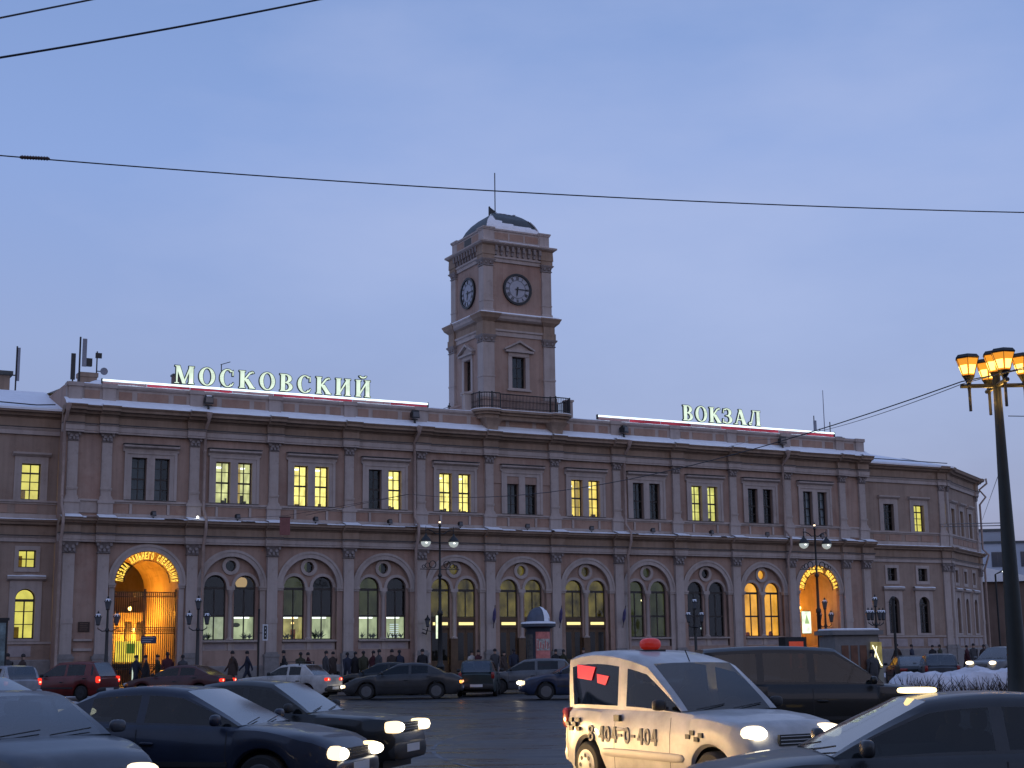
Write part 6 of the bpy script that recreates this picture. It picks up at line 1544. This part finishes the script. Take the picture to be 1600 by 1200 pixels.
for k, (px, w_) in enumerate(WHERE):
    out = random.uniform(2.0, 5.5)
    if px == 1349: p = fdist(px, 57.5) - Vector((0, 0, .15))
    else:
        v = fw + rt * ((px - 800) / FPX) - up * ((1018 - 600) / FPX); nn = FM.to_3x3() @ Vector((0, -1, 0))
        ctr = FM @ Vector((0, -out, 0)); t_k = (ctr - EYE).dot(nn) / v.dot(nn); p = EYE + v * t_k; p.z = .15
    pale = px in (737,)
    coat = PALECOAT if pale else COATS[(k * 5) % 6]; pose = ('stand', 'walk', 'stride')[(k * 7) % 3]
    desc = {'grey_coat': 'grey coat', 'wine_coat': 'dark wine red coat', 'olive_coat': 'dark olive coat', 'dark_coat': 'black coat', 'navy_coat': 'dark navy coat', 'brown_coat': 'dark brown coat', 'pale_jacket': 'pale jacket'}[coat.name]
    o = inst('person', person_data(pose, coat), None, p, FA + random.choice((0, math.pi, -math.pi / 2, math.pi / 2)) + random.uniform(-.4, .4))
    sc_ = random.uniform(.95, 1.05); o.scale = (sc_, sc_, sc_)
    tag(o, 'person in %s %s' % (desc, w_), 'person', 'people on the pavement')
    inst('hat', HATM, o)
    if k % 2: inst('coat_skirt', SKIRT[coat.name], o)
    if k % 4 == 1: inst('bag', BAG, o)

# ------------------------------------------------------------------ far buildings down the side street
FB = thing('far_building', 'far blue-grey flat block with small windows behind the lamp post', 'building', (52.0, 158.0, 0), R(-8))
BW = mat('far_grey_render', (.36, .40, .46), .9, .1, .4); 
MB().box(-5, 30, 0, 14, 0, 12.6).build('wall', BW, FB); MB().box(-3.6, 1.2, 1, 8, 12.6, 14.0).build('penthouse', BW, FB); MB().box(-3.8, 1.4, .8, 8.2, 14.0, 14.25).build('penthouse_roof', ROOF, FB)
MB().box(-5.2, 30.2, -.2, 14.2, 12.6, 12.85).build('roof', ROOF, FB)
for r_ in range(4):
    for k in range(8):
        x = -3.4 + k * 3.0; z = 1.4 + r_ * 2.9; lit = (r_, k) in ((3, 0), (2, 3))
        w = MB().box(x - .62, x + .62, -.06, .02, z, z + 1.6).build('window', mat('far_window', (.05, .06, .08), .2, 0), FB)
        MB().box(x - .55, x - .03, -.075, -.061, z + .08, z + 1.52).box(x + .03, x + .55, -.075, -.061, z + .08, z + 1.52).build('pane', E_LIME if lit else mat('far_pane', (.03, .04, .055), .1, 0), w)
SB = thing('brown_building', 'low dark brown building with a snowy roof down the side street', 'building', (47.5, 133.0, 0), R(72))
MB().box(-3, 40, 0, 12, 0, 7.4).build('wall', mat('brown_render', (.15, .105, .085), .9, .2, .5, streak=.2), SB)
MB().add([(-3.4, -.4, 7.42), (40, -.4, 7.42), (40, 6, 8.9), (-3.4, 6, 8.9), (-3.4, 12, 7.42), (40, 12, 7.42)], [(0, 1, 2, 3), (3, 2, 5, 4), (0, 3, 4)]).build('snow_roof', SNOW, SB)
for k in range(7):
    MB().box(.0 + k * 3.2, 1.6 + k * 3.2, -.06, .02, 4.4, 6.4).build('window', mat('far_window', (.05, .06, .08), .2, 0), SB)
    MB().box(-.2 + k * 3.2, 1.9 + k * 3.2, -.08, .02, .6, 2.8).build('shop_window', emat('shop_glow', (1, .55, .22), .5, .4, 2) if k % 2 else emat('shop_pink', (.9, .5, .65), .45), SB)
MB().box(.5, 5, -.9, -.1, 3.2, 3.5).build('awning', ROOF, SB)
MB().box(3.0, 5.4, -.16, -.1, 3.55, 3.9).build('neon_sign', emat('violet_neon', (.75, .55, 1.0), 1.6), SB)
lt = thing('distant_lamp', 'small white street light glowing beyond the end block', 'street light', (41.5, 128.0, 0))
MB().tube([(0, 0, 0), (0, 0, 7.9), (.6, -.2, 8.2)], .08, 6).build('post', IRON, lt); MB().superell((.8, -.2, 8.15), (.3, .14, .08), 2.5, 10, 6).build('lamp_head', emat('white_street_lamp', (.95, 1, .95), 4), lt, True, 60)

# ------------------------------------------------------------------ unseen houses behind the viewer, added to shade cars and darken window reflections
OPP = mat('unseen_house_render', (.15, .135, .12), .9, .15, .4, streak=.15)
def opposite(x0, w_, h_, y, label, rz=0):
    t = thing('unseen_town_house', label, 'building', (x0, y, 0), rz, 'added unseen houses across the square')
    MB().box(0, w_, -14, 0, 0, h_).build('wall', OPP, t); MB().box(-.3, w_ + .3, -14.3, .4, h_, h_ + .5).build('cornice', TRIM, t)
    MB().add([(-.3, .4, h_ + .52), (w_ + .3, .4, h_ + .52), (w_ + .3, -7, h_ + 3), (-.3, -7, h_ + 3), (-.3, -14.3, h_ + .52), (w_ + .3, -14.3, h_ + .52)], [(0, 1, 2, 3), (3, 2, 5, 4), (0, 3, 4), (1, 5, 2)]).build('snow_roof', SNOW, t)
    wm = MB().box(-.6, .6, -.02, .06, 0, 2.0).mesh('window', mat('far_window', (.05, .06, .08), .2, 0)); wl_ = MB().box(-.6, .6, -.02, .06, 0, 2.0).mesh('window', E_WARM)
    n = int(w_ / 3.2)
    for r_ in range(int(h_ / 4)):
        for k in range(n): inst('window', wl_ if (k * 5 + r_ * 3) % 7 == 0 else wm, t, ((k + .5) * w_ / n, 0, 1.5 + r_ * 4))
opposite(-75, 48, 18, -30, 'wide pale unseen town house across the square behind the viewer, on the left')
opposite(-25, 52, 21, -34, 'tall long unseen town house across the square directly behind the viewer')
opposite(29, 50, 19, -30, 'wide pale unseen town house across the square behind the viewer, on the right')
